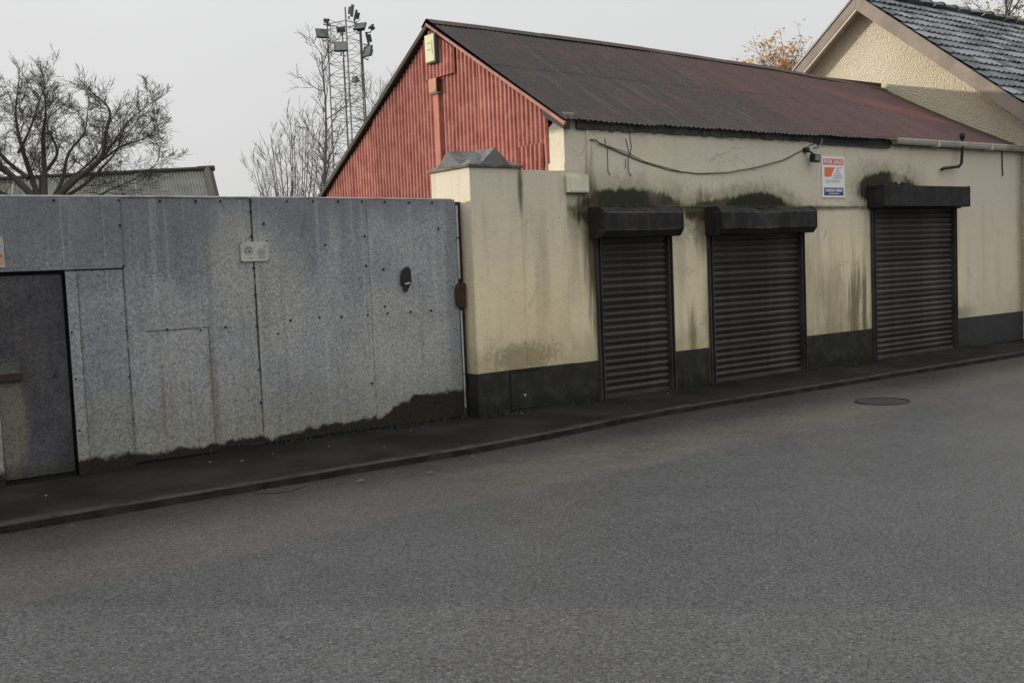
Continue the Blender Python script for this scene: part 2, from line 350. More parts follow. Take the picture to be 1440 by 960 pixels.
def mat_ground():
    g = G('yard_ground', 0.9, 0.2)
    n = g.noise(0.8, 6, 0.65); f = g.noise(14, 4)
    c = g.mix(g.step(n, 0.4, 0.65), (0.07, 0.065, 0.055), (0.05, 0.06, 0.03))
    g.color(g.bright(c, (f-0.5)*0.8+1.0)); g.bump(f+n, 0.03, 0.6); M['yard_ground'] = g.mat
for fn in (mat_road, mat_pavement, mat_kerb, mat_plinth, mat_gate, mat_redsheet, mat_roofsheet, mat_shutter, mat_dash, mat_tile, mat_shed, mat_ground): fn()
plaster('front_plaster', 'front'); plaster('yard_plaster', 'yard')
plain('kerb_worn', (0.055, 0.050, 0.047), 0.85, 0.6, 9, 0.008, spec=0.08, dirt=(0.022, 0.020, 0.019))
plain('rail_paint', (0.058, 0.051, 0.047), 0.6, 0.5, 7, 0.003, spec=0.2, dirt=(0.025, 0.022, 0.02))
plain('gap_black', (0.012, 0.012, 0.011), 0.9)  # near-black filler tone, carries the shade of gaps and recesses
plain('rusty_steel', (0.038, 0.027, 0.021), 0.85, 0.5, 14, 0.004, dirt=(0.065, 0.034, 0.019))
plain('dark_metal', (0.018, 0.018, 0.019), 0.6, 0.3, 10)
plain('pale_metal', (0.42, 0.44, 0.45), 0.55, 0.25, 9, dirt=(0.16, 0.15, 0.13))
plain('cap_concrete', (0.15, 0.15, 0.148), 0.85, 0.35, 14, 0.003, dirt=(0.07, 0.07, 0.066))
plain('slab_concrete', (0.16, 0.14, 0.11), 0.85, 0.4, 9, 0.008, dirt=(0.06, 0.055, 0.04))
plain('cream_plastic', (0.66, 0.64, 0.50), 0.6, 0.12, 6, dirt=(0.50, 0.48, 0.34))
plain('gutter_plastic', (0.46, 0.44, 0.36), 0.55, 0.25, 5, dirt=(0.20, 0.18, 0.13))
plain('fascia_paint', (0.022, 0.020, 0.024), 0.7, 0.4, 6)
plain('wall_plate_mortar', (0.10, 0.095, 0.085), 0.95, 0.6, 12, 0.02, dirt=(0.04, 0.038, 0.032))
plain('pink_flashing', (0.36, 0.17, 0.14), 0.75, 0.4, 8, 0.004, dirt=(0.15, 0.07, 0.055))
plain('faded_red', (0.42, 0.155, 0.12), 0.75, 0.3, 8, dirt=(0.30, 0.09, 0.07))
plain('alarm_plastic', (0.54, 0.54, 0.33), 0.6, 0.2, 9, dirt=(0.40, 0.42, 0.22))
plain('brown_box', (0.50, 0.26, 0.15), 0.75, 0.25, 10, dirt=(0.28, 0.15, 0.09))
plain('grey_plastic', (0.16, 0.155, 0.14), 0.7, 0.2, 8)
plain('cable_sheath', (0.10, 0.085, 0.07), 0.7, 0.3, 8)
plain('barge_paint', (0.255, 0.212, 0.175), 0.7, 0.2, 5, 0.002, dirt=(0.18, 0.15, 0.128))
plain('soffit_paint', (0.48, 0.44, 0.37), 0.7, 0.15, 5)
plain('sign_white', (0.78, 0.78, 0.77), 0.45, 0.05, 4)
plain('sign_red', (0.72, 0.13, 0.12), 0.45, 0.05, 4)
plain('sign_orange', (0.80, 0.17, 0.06), 0.45, 0.05, 4)
plain('sign_blue', (0.055, 0.05, 0.17), 0.45, 0.05, 4)
plain('sign_grey', (0.36, 0.38, 0.47), 0.5, 0.05, 4)
plain('plate_white', (0.46, 0.46, 0.42), 0.6, 0.2, 12, dirt=(0.34, 0.34, 0.30))
plain('plate_grey', (0.16, 0.165, 0.155), 0.6, 0.2, 12)
plain('sign_peach', (0.55, 0.30, 0.20), 0.6, 0.15, 10)
plain('oak_bark', (0.082, 0.078, 0.070), 0.95, 0.4, 6, 0.02, dirt=(0.085, 0.088, 0.066))
plain('grey_bark', (0.13, 0.123, 0.112), 0.95, 0.4, 6, 0.01)
plain('autumn_leaf', (0.40, 0.225, 0.08), 0.8, 0.45, 3)
plain('dull_leaf', (0.17, 0.145, 0.06), 0.8, 0.45, 3)
plain('tower_steel', (0.16, 0.165, 0.165), 0.6, 0.3, 4)
plain('lamp_housing', (0.07, 0.08, 0.078), 0.55, 0.3, 4)
plain('lamp_glass', (0.13, 0.15, 0.145), 0.25, 0.1, 4, spec=0.5)
plain('cast_iron', (0.036, 0.034, 0.033), 0.65, 0.5, 20, 0.004, dirt=(0.055, 0.05, 0.045))
plain('moss', (0.022, 0.024, 0.012), 0.95, 0.6, 22, 0.02, dirt=(0.045, 0.05, 0.018))
plain('weed_green', (0.045, 0.065, 0.022), 0.9, 0.5, 20)
plain('litter_leaf', (0.13, 0.10, 0.07), 0.9, 0.7, 30, dirt=(0.32, 0.30, 0.26))
plain('patch_asphalt', (0.040, 0.038, 0.036), 0.85, 0.6, 40, 0.006)
plain('house_plaster', (0.56, 0.49, 0.36), 0.9, 0.12, 4, 0.004)
plain('shed_timber', (0.055, 0.05, 0.045), 0.85, 0.3, 6)

# ------------------------------------------------------------------ mesh helpers
ORG = {}
def world_org(o): return ORG.get(o.name, Vector((0, 0, 0)))
def setp(o, parent):
    if parent is not None:
        o.parent = parent; o.matrix_parent_inverse = Matrix.Translation(-world_org(parent))
def tag(o, label=None, cat=None, group=None, kind=None):
    if label: o['label'] = label
    if cat: o['category'] = cat
    if group: o['group'] = group
    if kind: o['kind'] = kind
    return o
def thing(name, loc, label, cat, group=None):
    o = bpy.data.objects.new(name, None); o.empty_display_size = 0.3
    o.location = loc; col.objects.link(o); ORG[o.name] = Vector(loc)
    return tag(o, label, cat, group)
class MB:
    def __init__(s): s.v, s.f, s.mi = [], [], []
    def add(s, vs, fs, mi=0):
        b = len(s.v); s.v += [tuple(p) for p in vs]; s.f += [tuple(i+b for i in f) for f in fs]; s.mi += [mi]*len(fs); return s
    def box(s, x0, x1, y0, y1, z0, z1, mi=0):
        return s.add([(x0,y0,z0),(x1,y0,z0),(x1,y1,z0),(x0,y1,z0),(x0,y0,z1),(x1,y0,z1),(x1,y1,z1),(x0,y1,z1)],
                     [(0,3,2,1),(4,5,6,7),(0,1,5,4),(1,2,6,5),(2,3,7,6),(3,0,4,7)], mi)
    def quad(s, a, b, c, d, mi=0): return s.add([a, b, c, d], [(0,1,2,3)], mi)
    def prism(s, poly, axis, a, b, mi=0):
        """extrude a polygon given in the other two axes along axis from a to b"""
        def P(p, t):
            q = list(p); q.insert(axis, t); return q
        n = len(poly)
        vs = [P(p, a) for p in poly]+[P(p, b) for p in poly]
        fs = [tuple(range(n)), tuple(reversed(range(n, 2*n)))]+[(i, i+n, (i+1)%n+n, (i+1)%n) for i in range(n)]
        return s.add(vs, fs, mi)
    def tube(s, pts, rad, k=8, cap=True, mi=0):
        pts = [Vector(p) for p in pts]; n = len(pts)
        if not isinstance(rad, (list, tuple)): rad = [rad]*n
        vs, fs = [], []
        u = None
        for i, p in enumerate(pts):
            d = (pts[min(i+1, n-1)]-pts[max(i-1, 0)])
            d = d.normalized() if d.length > 1e-9 else Vector((0,0,1))
            if u is None:
                u = d.cross(Vector((0,0,1)) if abs(d.z) < 0.9 else Vector((1,0,0))).normalized()
            else:
                u = (u-d*u.dot(d)); u = u.normalized() if u.length > 1e-6 else d.orthogonal().normalized()
            w = d.cross(u)
            for j in range(k):
                a = 2*math.pi*j/k
                vs.append(p+(u*math.cos(a)+w*math.sin(a))*rad[i])
        for i in range(n-1):
            for j in range(k):
                fs.append((i*k+j, i*k+(j+1)%k, (i+1)*k+(j+1)%k, (i+1)*k+j))
        if cap: fs += [tuple(reversed(range(k))), tuple(range((n-1)*k, n*k))]
        return s.add(vs, fs, mi)
    def build(s, name, mat, parent=None, smooth=False, bevel=0.0, label=None, cat=None, group=None, kind=None, fix=True):
        me = bpy.data.meshes.new(name); me.from_pydata(s.v, [], s.f); me.update()
        mats = mat if isinstance(mat, (list, tuple)) else [mat]
        for m in mats: me.materials.append(M[m] if isinstance(m, str) else m)
        if len(mats) > 1: me.polygons.foreach_set('material_index', s.mi)
        if fix:
            bm = bmesh.new(); bm.from_mesh(me); bmesh.ops.recalc_face_normals(bm, faces=bm.faces); bm.to_mesh(me); bm.free()
        if smooth: me.polygons.foreach_set('use_smooth', [True]*len(me.polygons))
        o = bpy.data.objects.new(name, me); col.objects.link(o); ORG[o.name] = Vector((0,0,0))
        setp(o, parent)
        if bevel:
            b = o.modifiers.new('bevel', 'BEVEL'); b.width = bevel; b.segments = 2; b.limit_method = 'ANGLE'; b.angle_limit = R(40)
        return tag(o, label, cat, group, kind)
def child_copy(src, parent, loc, rot=None):
    o = src.copy(); col.objects.link(o); ORG[o.name] = Vector((0,0,0)); o.location = loc
    if rot: o.rotation_euler = rot
    if parent is not src.parent: setp(o, parent)
    return o
rng = random.Random(11)
def nz(x, y=0.0, z=0.0): return mnoise.noise(Vector((x, y, z)))
def sstep(x, a, b):
    t = max(0.0, min(1.0, (x-a)/(b-a))); return t*t*(3-2*t)

# ------------------------------------------------------------------ ground, road, pavement
def kerb_y(x): return 7.72 + 0.27*sstep(x, 5.2, 8.2) + 0.012*nz(x*0.8, 3.1)
def build_ground():
    MB().quad((-400,-400,-0.03),(400,-400,-0.03),(400,400,-0.03),(-400,400,-0.03)).build('ground', 'yard_ground', kind='structure')
    m = MB(); xs = [-120,-40,-20,-8]+[-4+0.5*i for i in range(60)]+[30,45,80,160]; ys = [-30,-8,0,2,3.5,5,6,7,7.4,8.6]
    zz = lambda x, y: -0.008*sstep(y, 6.8, 7.4)
    vs = [(x, y, zz(x, y)) for y in ys for x in xs]; n = len(xs)
    m.add(vs, [(j*n+i, j*n+i+1, (j+1)*n+i+1, (j+1)*n+i) for j in range(len(ys)-1) for i in range(n-1)])
    m.build('road', 'asphalt', smooth=True, kind='structure')
    # pavement rises gently from the kerb to the wall
    m = MB(); xs = [-60,-20,-6]+[-2+0.25*i for i in range(90)]+[24,40,90]; n = len(xs); rows = 7
    vs = []
    for j in range(rows):
        t = j/(rows-1)
        for x in xs:
            y0 = kerb_y(x)+0.115; y = y0+(9.4-y0)*t
            vs.append((x, y, 0.056+(0.047-0.028*sstep(2.9-x, 0, 1.0))*min(1, t*1.4)+0.007*nz(x*1.7, y*1.7)*(t > 0)))
    m.add(vs, [(j*n+i, j*n+i+1, (j+1)*n+i+1, (j+1)*n+i) for j in range(rows-1) for i in range(n-1)])
    m.build('pavement', 'pavement', smooth=True, kind='structure')
    m = MB(); prof = [(0,-0.06),(0,0.044),(0.012,0.055),(0.045,0.058),(0.117,0.057),(0.117,-0.06)]; k = len(prof)
    vs = [(x, kerb_y(x)+p[0]+0.006*nz(x*3, p[0]*9, 7), p[1]+0.004*nz(x*2.3, 5)) for x in xs for p in prof]
    m.add(vs, [(i*k+j, i*k+j+1, (i+1)*k+j+1, (i+1)*k+j) for i in range(n-1) for j in range(k-1)])
    m.mi = [1 if j in (1, 2) else 0 for i in range(n-1) for j in range(k-1)]
    m.build('kerb', ['kerb_concrete', 'kerb_worn'], kind='structure')
build_ground()

def manhole(cx, cy, r):
    t = thing('manhole_cover', (cx, cy, 0), 'round cast iron manhole cover set in the road near the square-boxed shutter', 'manhole cover')
    ring = MB(); k = 40
    for r0, r1, z0, z1 in ((r*0.93, r, 0.006, 0.003),):
        vs = []
        for i in range(k):
            a = 2*math.pi*i/k
            vs += [(cx+r0*math.cos(a), cy+r0*math.sin(a), -0.02), (cx+r0*math.cos(a), cy+r0*math.sin(a), 0.009), (cx+r*math.cos(a), cy+r*math.sin(a), 0.009), (cx+r*1.03*math.cos(a), cy+r*1.03*math.sin(a), -0.01)]
        ring.add(vs, [(4*i+j, 4*((i+1)%k)+j, 4*((i+1)%k)+j+1, 4*i+j+1) for i in range(k) for j in range(3)])
    ring.build('frame_ring', 'dark_metal', t, smooth=False)
    lid = MB(); lid.add([(cx+r*0.91*math.cos(2*math.pi*i/k), cy+r*0.91*math.sin(2*math.pi*i/k), 0.004) for i in range(k)], [tuple(range(k))])
    for i in range(-7, 8):
        for j in range(-7, 8):
            x, y = i*r/8.2, j*r/8.2
            if math.hypot(x, y) < r*0.82 and (i+j) % 2 == 0:
                lid.box(cx+x-r*0.045, cx+x+r*0.045, cy+y-r*0.045, cy+y+r*0.045, 0.004, 0.0052)
    lid.build('lid', 'cast_iron', t)
manhole(10.02, 6.80, 0.285)
m = MB(); pv = [(3.16,7.60),(3.30,7.50),(3.42,7.47),(3.56,7.55),(3.64,7.62),(3.52,7.68),(3.32,7.69)]
m.add([(x, y, -0.0045) for x, y in pv], [tuple(range(len(pv)))]); m.build('road_patch', 'patch_asphalt', kind='structure')

# ------------------------------------------------------------------ walls
def wall_grid(m, x0, x1, z0, z1, yf, yb, holes=(), mi=0):
    """a solid wall (front face yf, back yb) with rectangular openings through it, as one mesh"""
    xs = sorted({x0, x1, *[h[0] for h in holes], *[h[1] for h in holes]}); zs = sorted({z0, z1, *[h[2] for h in holes if h[2] > z0], *[h[3] for h in holes if h[3] < z1]})
    def solid(i, j):
        if not (0 <= i < len(xs)-1 and 0 <= j < len(zs)-1): return False
        cx, cz = (xs[i]+xs[i+1])/2, (zs[j]+zs[j+1])/2
        return not any(h[0] < cx < h[1] and h[2] < cz < h[3] for h in holes)
    for i in range(len(xs)-1):
        for j in range(len(zs)-1):
            if not solid(i, j): continue
            a, b, c, d = xs[i], xs[i+1], zs[j], zs[j+1]
            m.quad((a,yf,c),(b,yf,c),(b,yf,d),(a,yf,d), mi); m.quad((a,yb,c),(a,yb,d),(b,yb,d),(b,yb,c), mi)
            if not solid(i-1, j): m.quad((a,yf,c),(a,yf,d),(a,yb,d),(a,yb,c), mi)
            if not solid(i+1, j): m.quad((b,yf,c),(b,yb,c),(b,yb,d),(b,yf,d), mi)
            if not solid(i, j-1): m.quad((a,yf,c),(a,yb,c),(b,yb,c),(b,yf,c), mi)
            if not solid(i, j+1): m.quad((a,yf,d),(b,yf,d),(b,yb,d),(a,yb,d), mi)
    return m
Y = 8.87
DOORS = [(7.79, 8.96, 2.22, 1.97, 7.72, 8.91, 'oct'), (9.58, 11.38, 2.22, 1.97, 9.56, 11.33, 'oct'), (12.86, 14.97, 2.50, 2.22, 12.80, 14.93, 'box')]

shop = thing('shop_building', (7.42, 8.87, 0.1), 'long low cream shop with three dark roller shutters, red iron gable and rusty corrugated roof', 'building')
def build_shop():
    holes = [(d[0], d[1], 0.0, d[2]-0.12) for d in DOORS]
    m = MB(); wall_grid(m, 7.42, 16.93, -0.1, 3.10, Y, Y+0.28, holes)
    # upper band stands slightly proud over the first two doors
    m.box(7.725, 12.72, Y-0.012, Y, 2.225, 3.07)
    # gable-end pier head, broken off unevenly
    m.prism([(Y-0.004, 2.62), (Y+0.30, 2.62), (Y+0.31, 2.80), (Y+0.285, 2.95), (Y+0.295, 3.08), (Y+0.20, 3.13), (Y+0.10, 3.20), (Y+0.02, 3.245), (Y-0.004, 3.235)], 0, 7.415, 7.58)
    m.prism([(Y-0.004, 2.60), (Y+0.34, 2.60), (Y+0.33, 2.68), (Y+0.305, 2.72), (Y-0.004, 2.70)], 0, 7.405, 7.415)
    m.build('front_wall', 'front_plaster', shop)
    # plinth pieces between the doors
    for a, b in ((7.4205, 7.78), (8.975, 9.565), (11.39, 12.85), (14.98, 16.93)):
        m = MB(); m.box(a, b, Y-0.014, Y-0.0005, -0.05, 0.545)
        m.build('plinth', 'plinth_paint', shop, bevel=0.006)
    # back and far walls (dark interior behind the sheets)
    m = MB(); m.box(7.46, 16.9, 14.55, 14.8, -0.1, 2.5); m.box(7.44, 7.52, 9.2, 14.6, -0.1, 2.35)
    m.build('rear_wall', 'house_plaster', shop)
    # ragged mortar and dark board under the eave
    m = MB(); n = 60
    for i in range(n):
        a = 7.585+(11.62-7.585)*i/n; b = 7.585+(11.62-7.585)*(i+1)/n
        m.box(a, b, Y-0.022-0.012*rng.random(), Y+0.1, 3.055+0.025*rng.random(), 3.175)
    m.build('wall_plate', 'wall_plate_mortar', shop)
    m = MB(); m.box(11.63, 13.32, Y-0.03, Y+0.08, 3.055, 3.19); m.box(13.32, 16.93, Y-0.01, Y+0.08, 3.101, 3.19)
    m.build('fascia', 'fascia_paint', shop)
    m = MB(); m.box(11.7, 13.3, Y-0.045, Y-0.0125, 3.036, 3.053); m.build('timber_batten', 'shed_timber', shop)
    # gutter: half round trough with a lip
    m = MB(); k = 10; xs = [13.34, 14.2, 15.1, 16.0, 16.95]
    vs = []
    for x in xs:
        for j in range(k+1):
            a = math.pi*j/k
            vs.append((x, Y-0.085-0.055*math.cos(a)*-1, 3.165-0.075*math.sin(a)-0.012*(x-13.3)/3.6))
    m.add(vs, [(i*(k+1)+j, i*(k+1)+j+1, (i+1)*(k+1)+j+1, (i+1)*(k+1)+j) for i in range(len(xs)-1) for j in range(k)])
    m.box(13.34, 16.95, Y-0.146, Y-0.136, 3.150, 3.172)
    for x in (14.35, 15.8): m.box(x-0.025, x+0.025, Y-0.149, Y-0.02, 3.075, 3.17)
    m.build('gutter', 'gutter_plastic', shop, smooth=False)
    # black cranked rainwater pipe
    m = MB(); m.tube([(15.02, Y-0.11, 3.25), (15.02, Y-0.11, 3.06), (15.01, Y-0.10, 2.86), (14.97, Y-0.08, 2.81), (14.60, Y-0.06, 2.78), (14.55, Y-0.055, 2.76)], [0.022]*6, 8)
    m.tube([(15.02, Y-0.11, 3.22), (15.02, Y-0.11, 3.30)], [0.04, 0.04], 8)
    m.build('overflow_pipe', 'dark_metal', shop, smooth=True, label='black cranked pipe dropping from the gutter')
    # thin drip stains / wire ends hanging from the eave: real wires
    for pts in (((8.30,2.99),(8.34,2.86),(8.36,2.80)), ((8.36,3.08),(8.385,2.90),(8.36,2.80)), ((8.29,2.76),(8.285,2.66)), ((8.33,2.78),(8.325,2.62),(8.37,2.58)), ((8.02,2.90),(8.02,2.62),(8.05,2.58)), ((7.99,2.98),(8.0,2.90))):
        m = MB(); m.tube([(x, Y-0.018, z) for x, z in pts], 0.004, 5); m.build('loose_wire', 'cable_sheath', shop)
    m = MB(); m.tube([(16.33, Y-0.012, 3.08), (16.33, Y-0.012, 2.82), (16.345, Y-0.012, 2.70)], 0.010, 6); m.build('drip_rod', 'shed_timber', shop)
build_shop()

def roof_z(x, y):
    """front slope height with the sag of the old ridge"""
    s = (y-8.72)/(11.33-8.72); ridge = 4.69-0.23*max(0, (x-7.4)/9.4)**2.2 + 0.012*nz(x*0.9, 2.0)
    return 3.118 + (ridge-3.118)*s - 0.03*math.sin(math.pi*s)*sstep(x, 7.6, 11)
def build_roof():
    amp, pitch, cover = 0.0075, 0.076, 0.608
    x = 7.34; k = 0
    while x < 16.86:
        x1 = min(x+cover, 16.88)
        for lo, hi, lift in ((8.765, 10.16, 0.0), (10.08, 11.36, 0.004)):
            m = MB(); nx = int(round((x1+0.005-x)/pitch*6)); ny = 5
            j1, j2 = rng.uniform(-0.0007, 0.0007), rng.uniform(-0.012, 0.012)
            vs = []
            for j in range(ny+1):
                for i in range(nx+1):
                    xx = x+(x1+0.005-x)*i/nx; yy = lo+(hi-lo)*j/ny + (j2+0.03*nz(xx*3.1, 8)+0.015*nz(xx*11, 4) if j == 0 else 0)
                    vs.append((xx, yy, roof_z(xx, yy)+amp*math.cos((xx-7.34)/pitch*2*math.pi)+lift+0.012*nz(xx*1.3, yy*1.1, 5)))
            m.add(vs, [(j*(nx+1)+i, j*(nx+1)+i+1, (j+1)*(nx+1)+i+1, (j+1)*(nx+1)+i) for j in range(ny) for i in range(nx)])
            m.build('roof_sheet', 'weathered_roof_sheet', shop, smooth=True)
        x = x1; k += 1
    # rear slope, longer and carried further down
    m = MB(); m.prism([(11.35, 4.665), (14.98, 2.50), (14.98, 2.46), (11.35, 4.62)], 0, 7.36, 11.0)
    m.prism([(11.35, 4.56), (14.98, 2.46), (14.98, 2.42), (11.35, 4.50)], 0, 11.0, 16.86)
    m.build('rear_roof_slope', 'weathered_roof_sheet', shop)
    # ridge capping in lapped lengths
    x = 7.33; k = 0
    while x < 16.6:
        x1 = min(x+1.83, 16.85); m = MB(); vs = []
        for xx in (x, (x+x1)/2, x1+0.04):
            z = roof_z(xx, 11.33)+0.022+0.004*(k % 2)
            for dy, dz in ((-0.13, -0.076), (-0.04, -0.018), (0.0, 0.004), (0.04, -0.018), (0.13, -0.084)):
                vs.append((xx, 11.335+dy, z+dz))
        m.add(vs, [(a*5+j, a*5+j+1, (a+1)*5+j+1, (a+1)*5+j) for a in range(2) for j in range(4)])
        m.build('ridge_cap', 'weathered_roof_sheet', shop, smooth=True); x = x1; k += 1
    # verge trims on the gable
    m = MB(); A = (11.35, 4.685); B = (8.74, 3.135)
    for a, b in (((8.74, 3.135), (11.35, 4.685)),):
        m.prism([(a[0], a[1]-0.02), (b[0], b[1]-0.02), (b[0], b[1]-0.055), (a[0]+0.02, a[1]-0.048)], 0, 7.33, 7.352)
    m.build('verge_flashing', 'pink_flashing', shop)
    m = MB(); m.prism([(11.352, 4.66), (11.352, 4.60), (14.95, 2.45), (14.98, 2.50)], 0, 7.33, 7.352); m.build('verge_board', 'shed_timber', shop)
    # rotten rafter foot poking out at the corner
    m = MB(); m.prism([(8.78, 3.13), (9.15, 3.33), (9.15, 3.24), (8.80, 3.05)], 0, 7.355, 7.44); m.build('rafter_end', 'shed_timber', shop)
build_roof()

def gable_top(y): return (4.60-(11.34-y)*0.594) if y < 11.34 else (4.60-(y-11.34)*0.597)
def build_gable():
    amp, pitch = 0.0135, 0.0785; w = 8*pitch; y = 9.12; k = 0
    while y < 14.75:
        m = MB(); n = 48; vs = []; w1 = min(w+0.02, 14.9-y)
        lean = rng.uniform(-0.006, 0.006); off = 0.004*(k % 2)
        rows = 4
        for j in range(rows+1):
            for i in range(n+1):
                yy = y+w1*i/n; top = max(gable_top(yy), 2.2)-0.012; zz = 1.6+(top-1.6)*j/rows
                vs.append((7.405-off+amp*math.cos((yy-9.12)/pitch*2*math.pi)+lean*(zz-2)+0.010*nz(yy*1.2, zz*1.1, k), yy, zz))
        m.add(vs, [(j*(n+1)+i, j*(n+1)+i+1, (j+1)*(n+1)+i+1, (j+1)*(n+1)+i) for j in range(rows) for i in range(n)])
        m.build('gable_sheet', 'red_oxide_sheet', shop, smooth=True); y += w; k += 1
    # short patch sheet near the apex and a low patch by the pier
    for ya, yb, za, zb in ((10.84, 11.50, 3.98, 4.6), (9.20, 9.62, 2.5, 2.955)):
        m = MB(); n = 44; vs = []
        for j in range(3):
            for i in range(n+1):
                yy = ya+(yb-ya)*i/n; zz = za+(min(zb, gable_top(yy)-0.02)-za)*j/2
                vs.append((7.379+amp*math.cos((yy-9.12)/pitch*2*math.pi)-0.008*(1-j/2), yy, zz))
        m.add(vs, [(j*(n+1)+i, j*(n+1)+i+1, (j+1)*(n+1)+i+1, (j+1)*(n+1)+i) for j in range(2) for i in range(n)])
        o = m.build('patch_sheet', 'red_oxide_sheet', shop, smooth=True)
    m = MB(); m.box(7.358, 7.387, 11.19, 11.29, 2.6, 3.80); m.build('cable_trunking', 'faded_red', shop)
build_gable()

SLAT = None
def build_shutter(i):
    global SLAT
    x0, x1, ztop, zface, bx0, bx1, kind = DOORS[i]
    lab = ('narrow roller shutter under a chamfered box, nearest the corner', 'wider roller shutter under a dented chamfered box', 'widest roller shutter under a square box')[i]
    m = MB(); zt = ztop-0.30 if kind == 'oct' else ztop-0.26
    m.box(x0+0.03, x1-0.03, Y+0.045, Y+0.06, 0.05, zt+0.25)
    sh = m.build('roller_shutter', 'shutter_box_paint', shop, label=lab)
    for a in (x0, x1-0.065):
        r = MB(); r.box(a, a+0.012, Y-0.045, Y+0.04, 0.06, zt+0.1); r.box(a+0.053, a+0.065, Y-0.045, Y+0.04, 0.06, zt+0.1); r.box(a+0.0125, a+0.0525, Y-0.010, Y+0.04, 0.06, zt+0.1)
        r.build('guide_rail', 'rail_paint', sh)
    w = x1-x0-0.15; pitch = 0.0762
    prof = [(0.018, 0.0), (0.013, 0.010), (-0.003, 0.026), (-0.015, 0.040), (-0.017, 0.050), (-0.011, 0.062), (0.006, 0.072), (0.018, 0.0762)]
    if SLAT is None: SLAT = {}
    n = int((zt+0.10-0.15)/pitch)
    me = None
    for s in range(n):
        z = 0.155+s*pitch
        if me is None:
            b = MB(); k = len(prof); q = 6
            b.add([(-w/2+w*t/q, p[0], p[1]) for t in range(q+1) for p in prof], [(t*k+j, (t+1)*k+j, (t+1)*k+j+1, t*k+j+1) for t in range(q) for j in range(k-1)])
            o = b.build('slat', 'shutter_paint', sh, smooth=True); me = o
        else:
            o = child_copy(me, sh, (0, 0, 0))
        o.location = ((x0+x1)/2, Y+0.022+rng.uniform(-0.0015, 0.0015), z)
        o.rotation_euler = (rng.uniform(-0.035, 0.035), rng.uniform(-0.0012, 0.0012), rng.uniform(-0.001, 0.001))
    m = MB(); m.box(x0+0.068, x1-0.068, Y+0.0, Y+0.03, 0.075, 0.15); m.build('bottom_bar', 'shutter_paint', sh, bevel=0.004)
    # the box
    yf = Y-0.27
    if kind == 'oct':
        c = 0.055
        poly = [(Y-0.013, ztop), (yf+0.07, ztop), (yf, ztop-0.065), (yf, ztop-0.255), (yf+0.06, ztop-0.325), (Y-0.013, ztop-0.325)]
    else:
        poly = [(Y-0.002, ztop), (yf, ztop), (yf, ztop-0.285), (Y-0.002, ztop-0.285)]
    m = MB(); q = 26 if kind == 'oct' else 2; k = len(poly); vs = []
    for t in range(q+1):
        x = bx0+(bx1-bx0)*t/q
        for (yy, zz) in poly:
            d = 0.0
            if i == 1 and yy < Y-0.1:
                d = 0.085*max(0, 1-abs(x-10.42)/0.34)**1.3*(1.0 if zz > ztop-0.15 else 0.35)
            sag = -0.006*math.sin(math.pi*t/q) if kind == 'oct' else 0
            vs.append((x, yy+d, zz+sag-d*0.35+(0.002*nz(x*4, yy*5, zz*5) if kind == 'oct' else 0)))
    m.add(vs, [(t*k+j, (t+1)*k+j, (t+1)*k+(j+1) % k, t*k+(j+1) % k) for t in range(q) for j in range(k)]+[tuple(range(k)), tuple(range(q*k, q*k+k))])
    m.build('shutter_box', 'shutter_box_paint', sh, bevel=0.006, label='dented black housing' if i == 1 else None)
    # end plates a little larger than the box
    for xx in (bx0-0.006, bx1+0.002):
        m = MB(); m.prism([(a-(0.006 if a < Y-0.05 else 0), b+(0.006 if b > ztop-0.15 else -0.006)) for a, b in poly], 0, xx, xx+0.004)
        m.build('end_plate', 'shutter_box_paint', sh)
    m = MB(); m.box(x0-0.02, x1+0.02, Y-0.10, Y+0.03, zt-0.045+(0 if kind == 'box' else 0.02), zt+0.005); m.build('lintel_trim', 'shutter_box_paint', sh)
for i in range(3): build_shutter(i)
# concrete sills under the doors
for d in DOORS:
    m = MB(); m.box(d[0]-0.02, d[1]+0.02, Y-0.06, Y+0.06, 0.03, 0.109); m.build('door_sill', 'pavement', shop, bevel=0.01)

# moss growing on the shutter boxes
def moss_on(bx, x0, x1, z, h, label):
    m = MB(); r = random.Random(int(x0*100))
    for i in range(46):
        x = r.uniform(x0, x1); t = 1-abs((x-(x0+x1)/2)/((x1-x0)/2))**2; rad = 0.018+0.03*r.random()
        y = Y-0.02-r.random()*0.12; zz = z
        k = 7; vs = [(x, y, zz+rad*0.9*(0.3+h*t))]
        for ring, rr, hh in ((0, 0.6, 0.6), (1, 1.1, 0.0)):
            for j in range(k):
                a = 2*math.pi*j/k; q = rad*rr*(0.8+0.4*r.random())
                vs.append((x+q*math.cos(a)*1.4, min(y+q*math.sin(a), Y-0.014), zz+hh*rad*(0.3+h*t)-0.004))
        fs = [(0, 1+j, 1+(j+1) % k) for j in range(k)]+[(1+j, 1+k+j, 1+k+(j+1) % k, 1+(j+1) % k) for j in range(k)]
        m.add(vs, fs)
    m.build('moss', 'moss', smooth=True, kind='stuff', label=label, cat='moss')
moss_on(0, 7.78, 8.75, 2.215, 1.4, 'dark moss on top of the shutter box nearest the corner')
moss_on(1, 9.85, 11.0, 2.205, 1.0, 'dark moss along the top of the dented shutter box')
moss_on(2, 12.85, 13.9, 2.50, 1.6, 'green moss on the left end of the square shutter box')

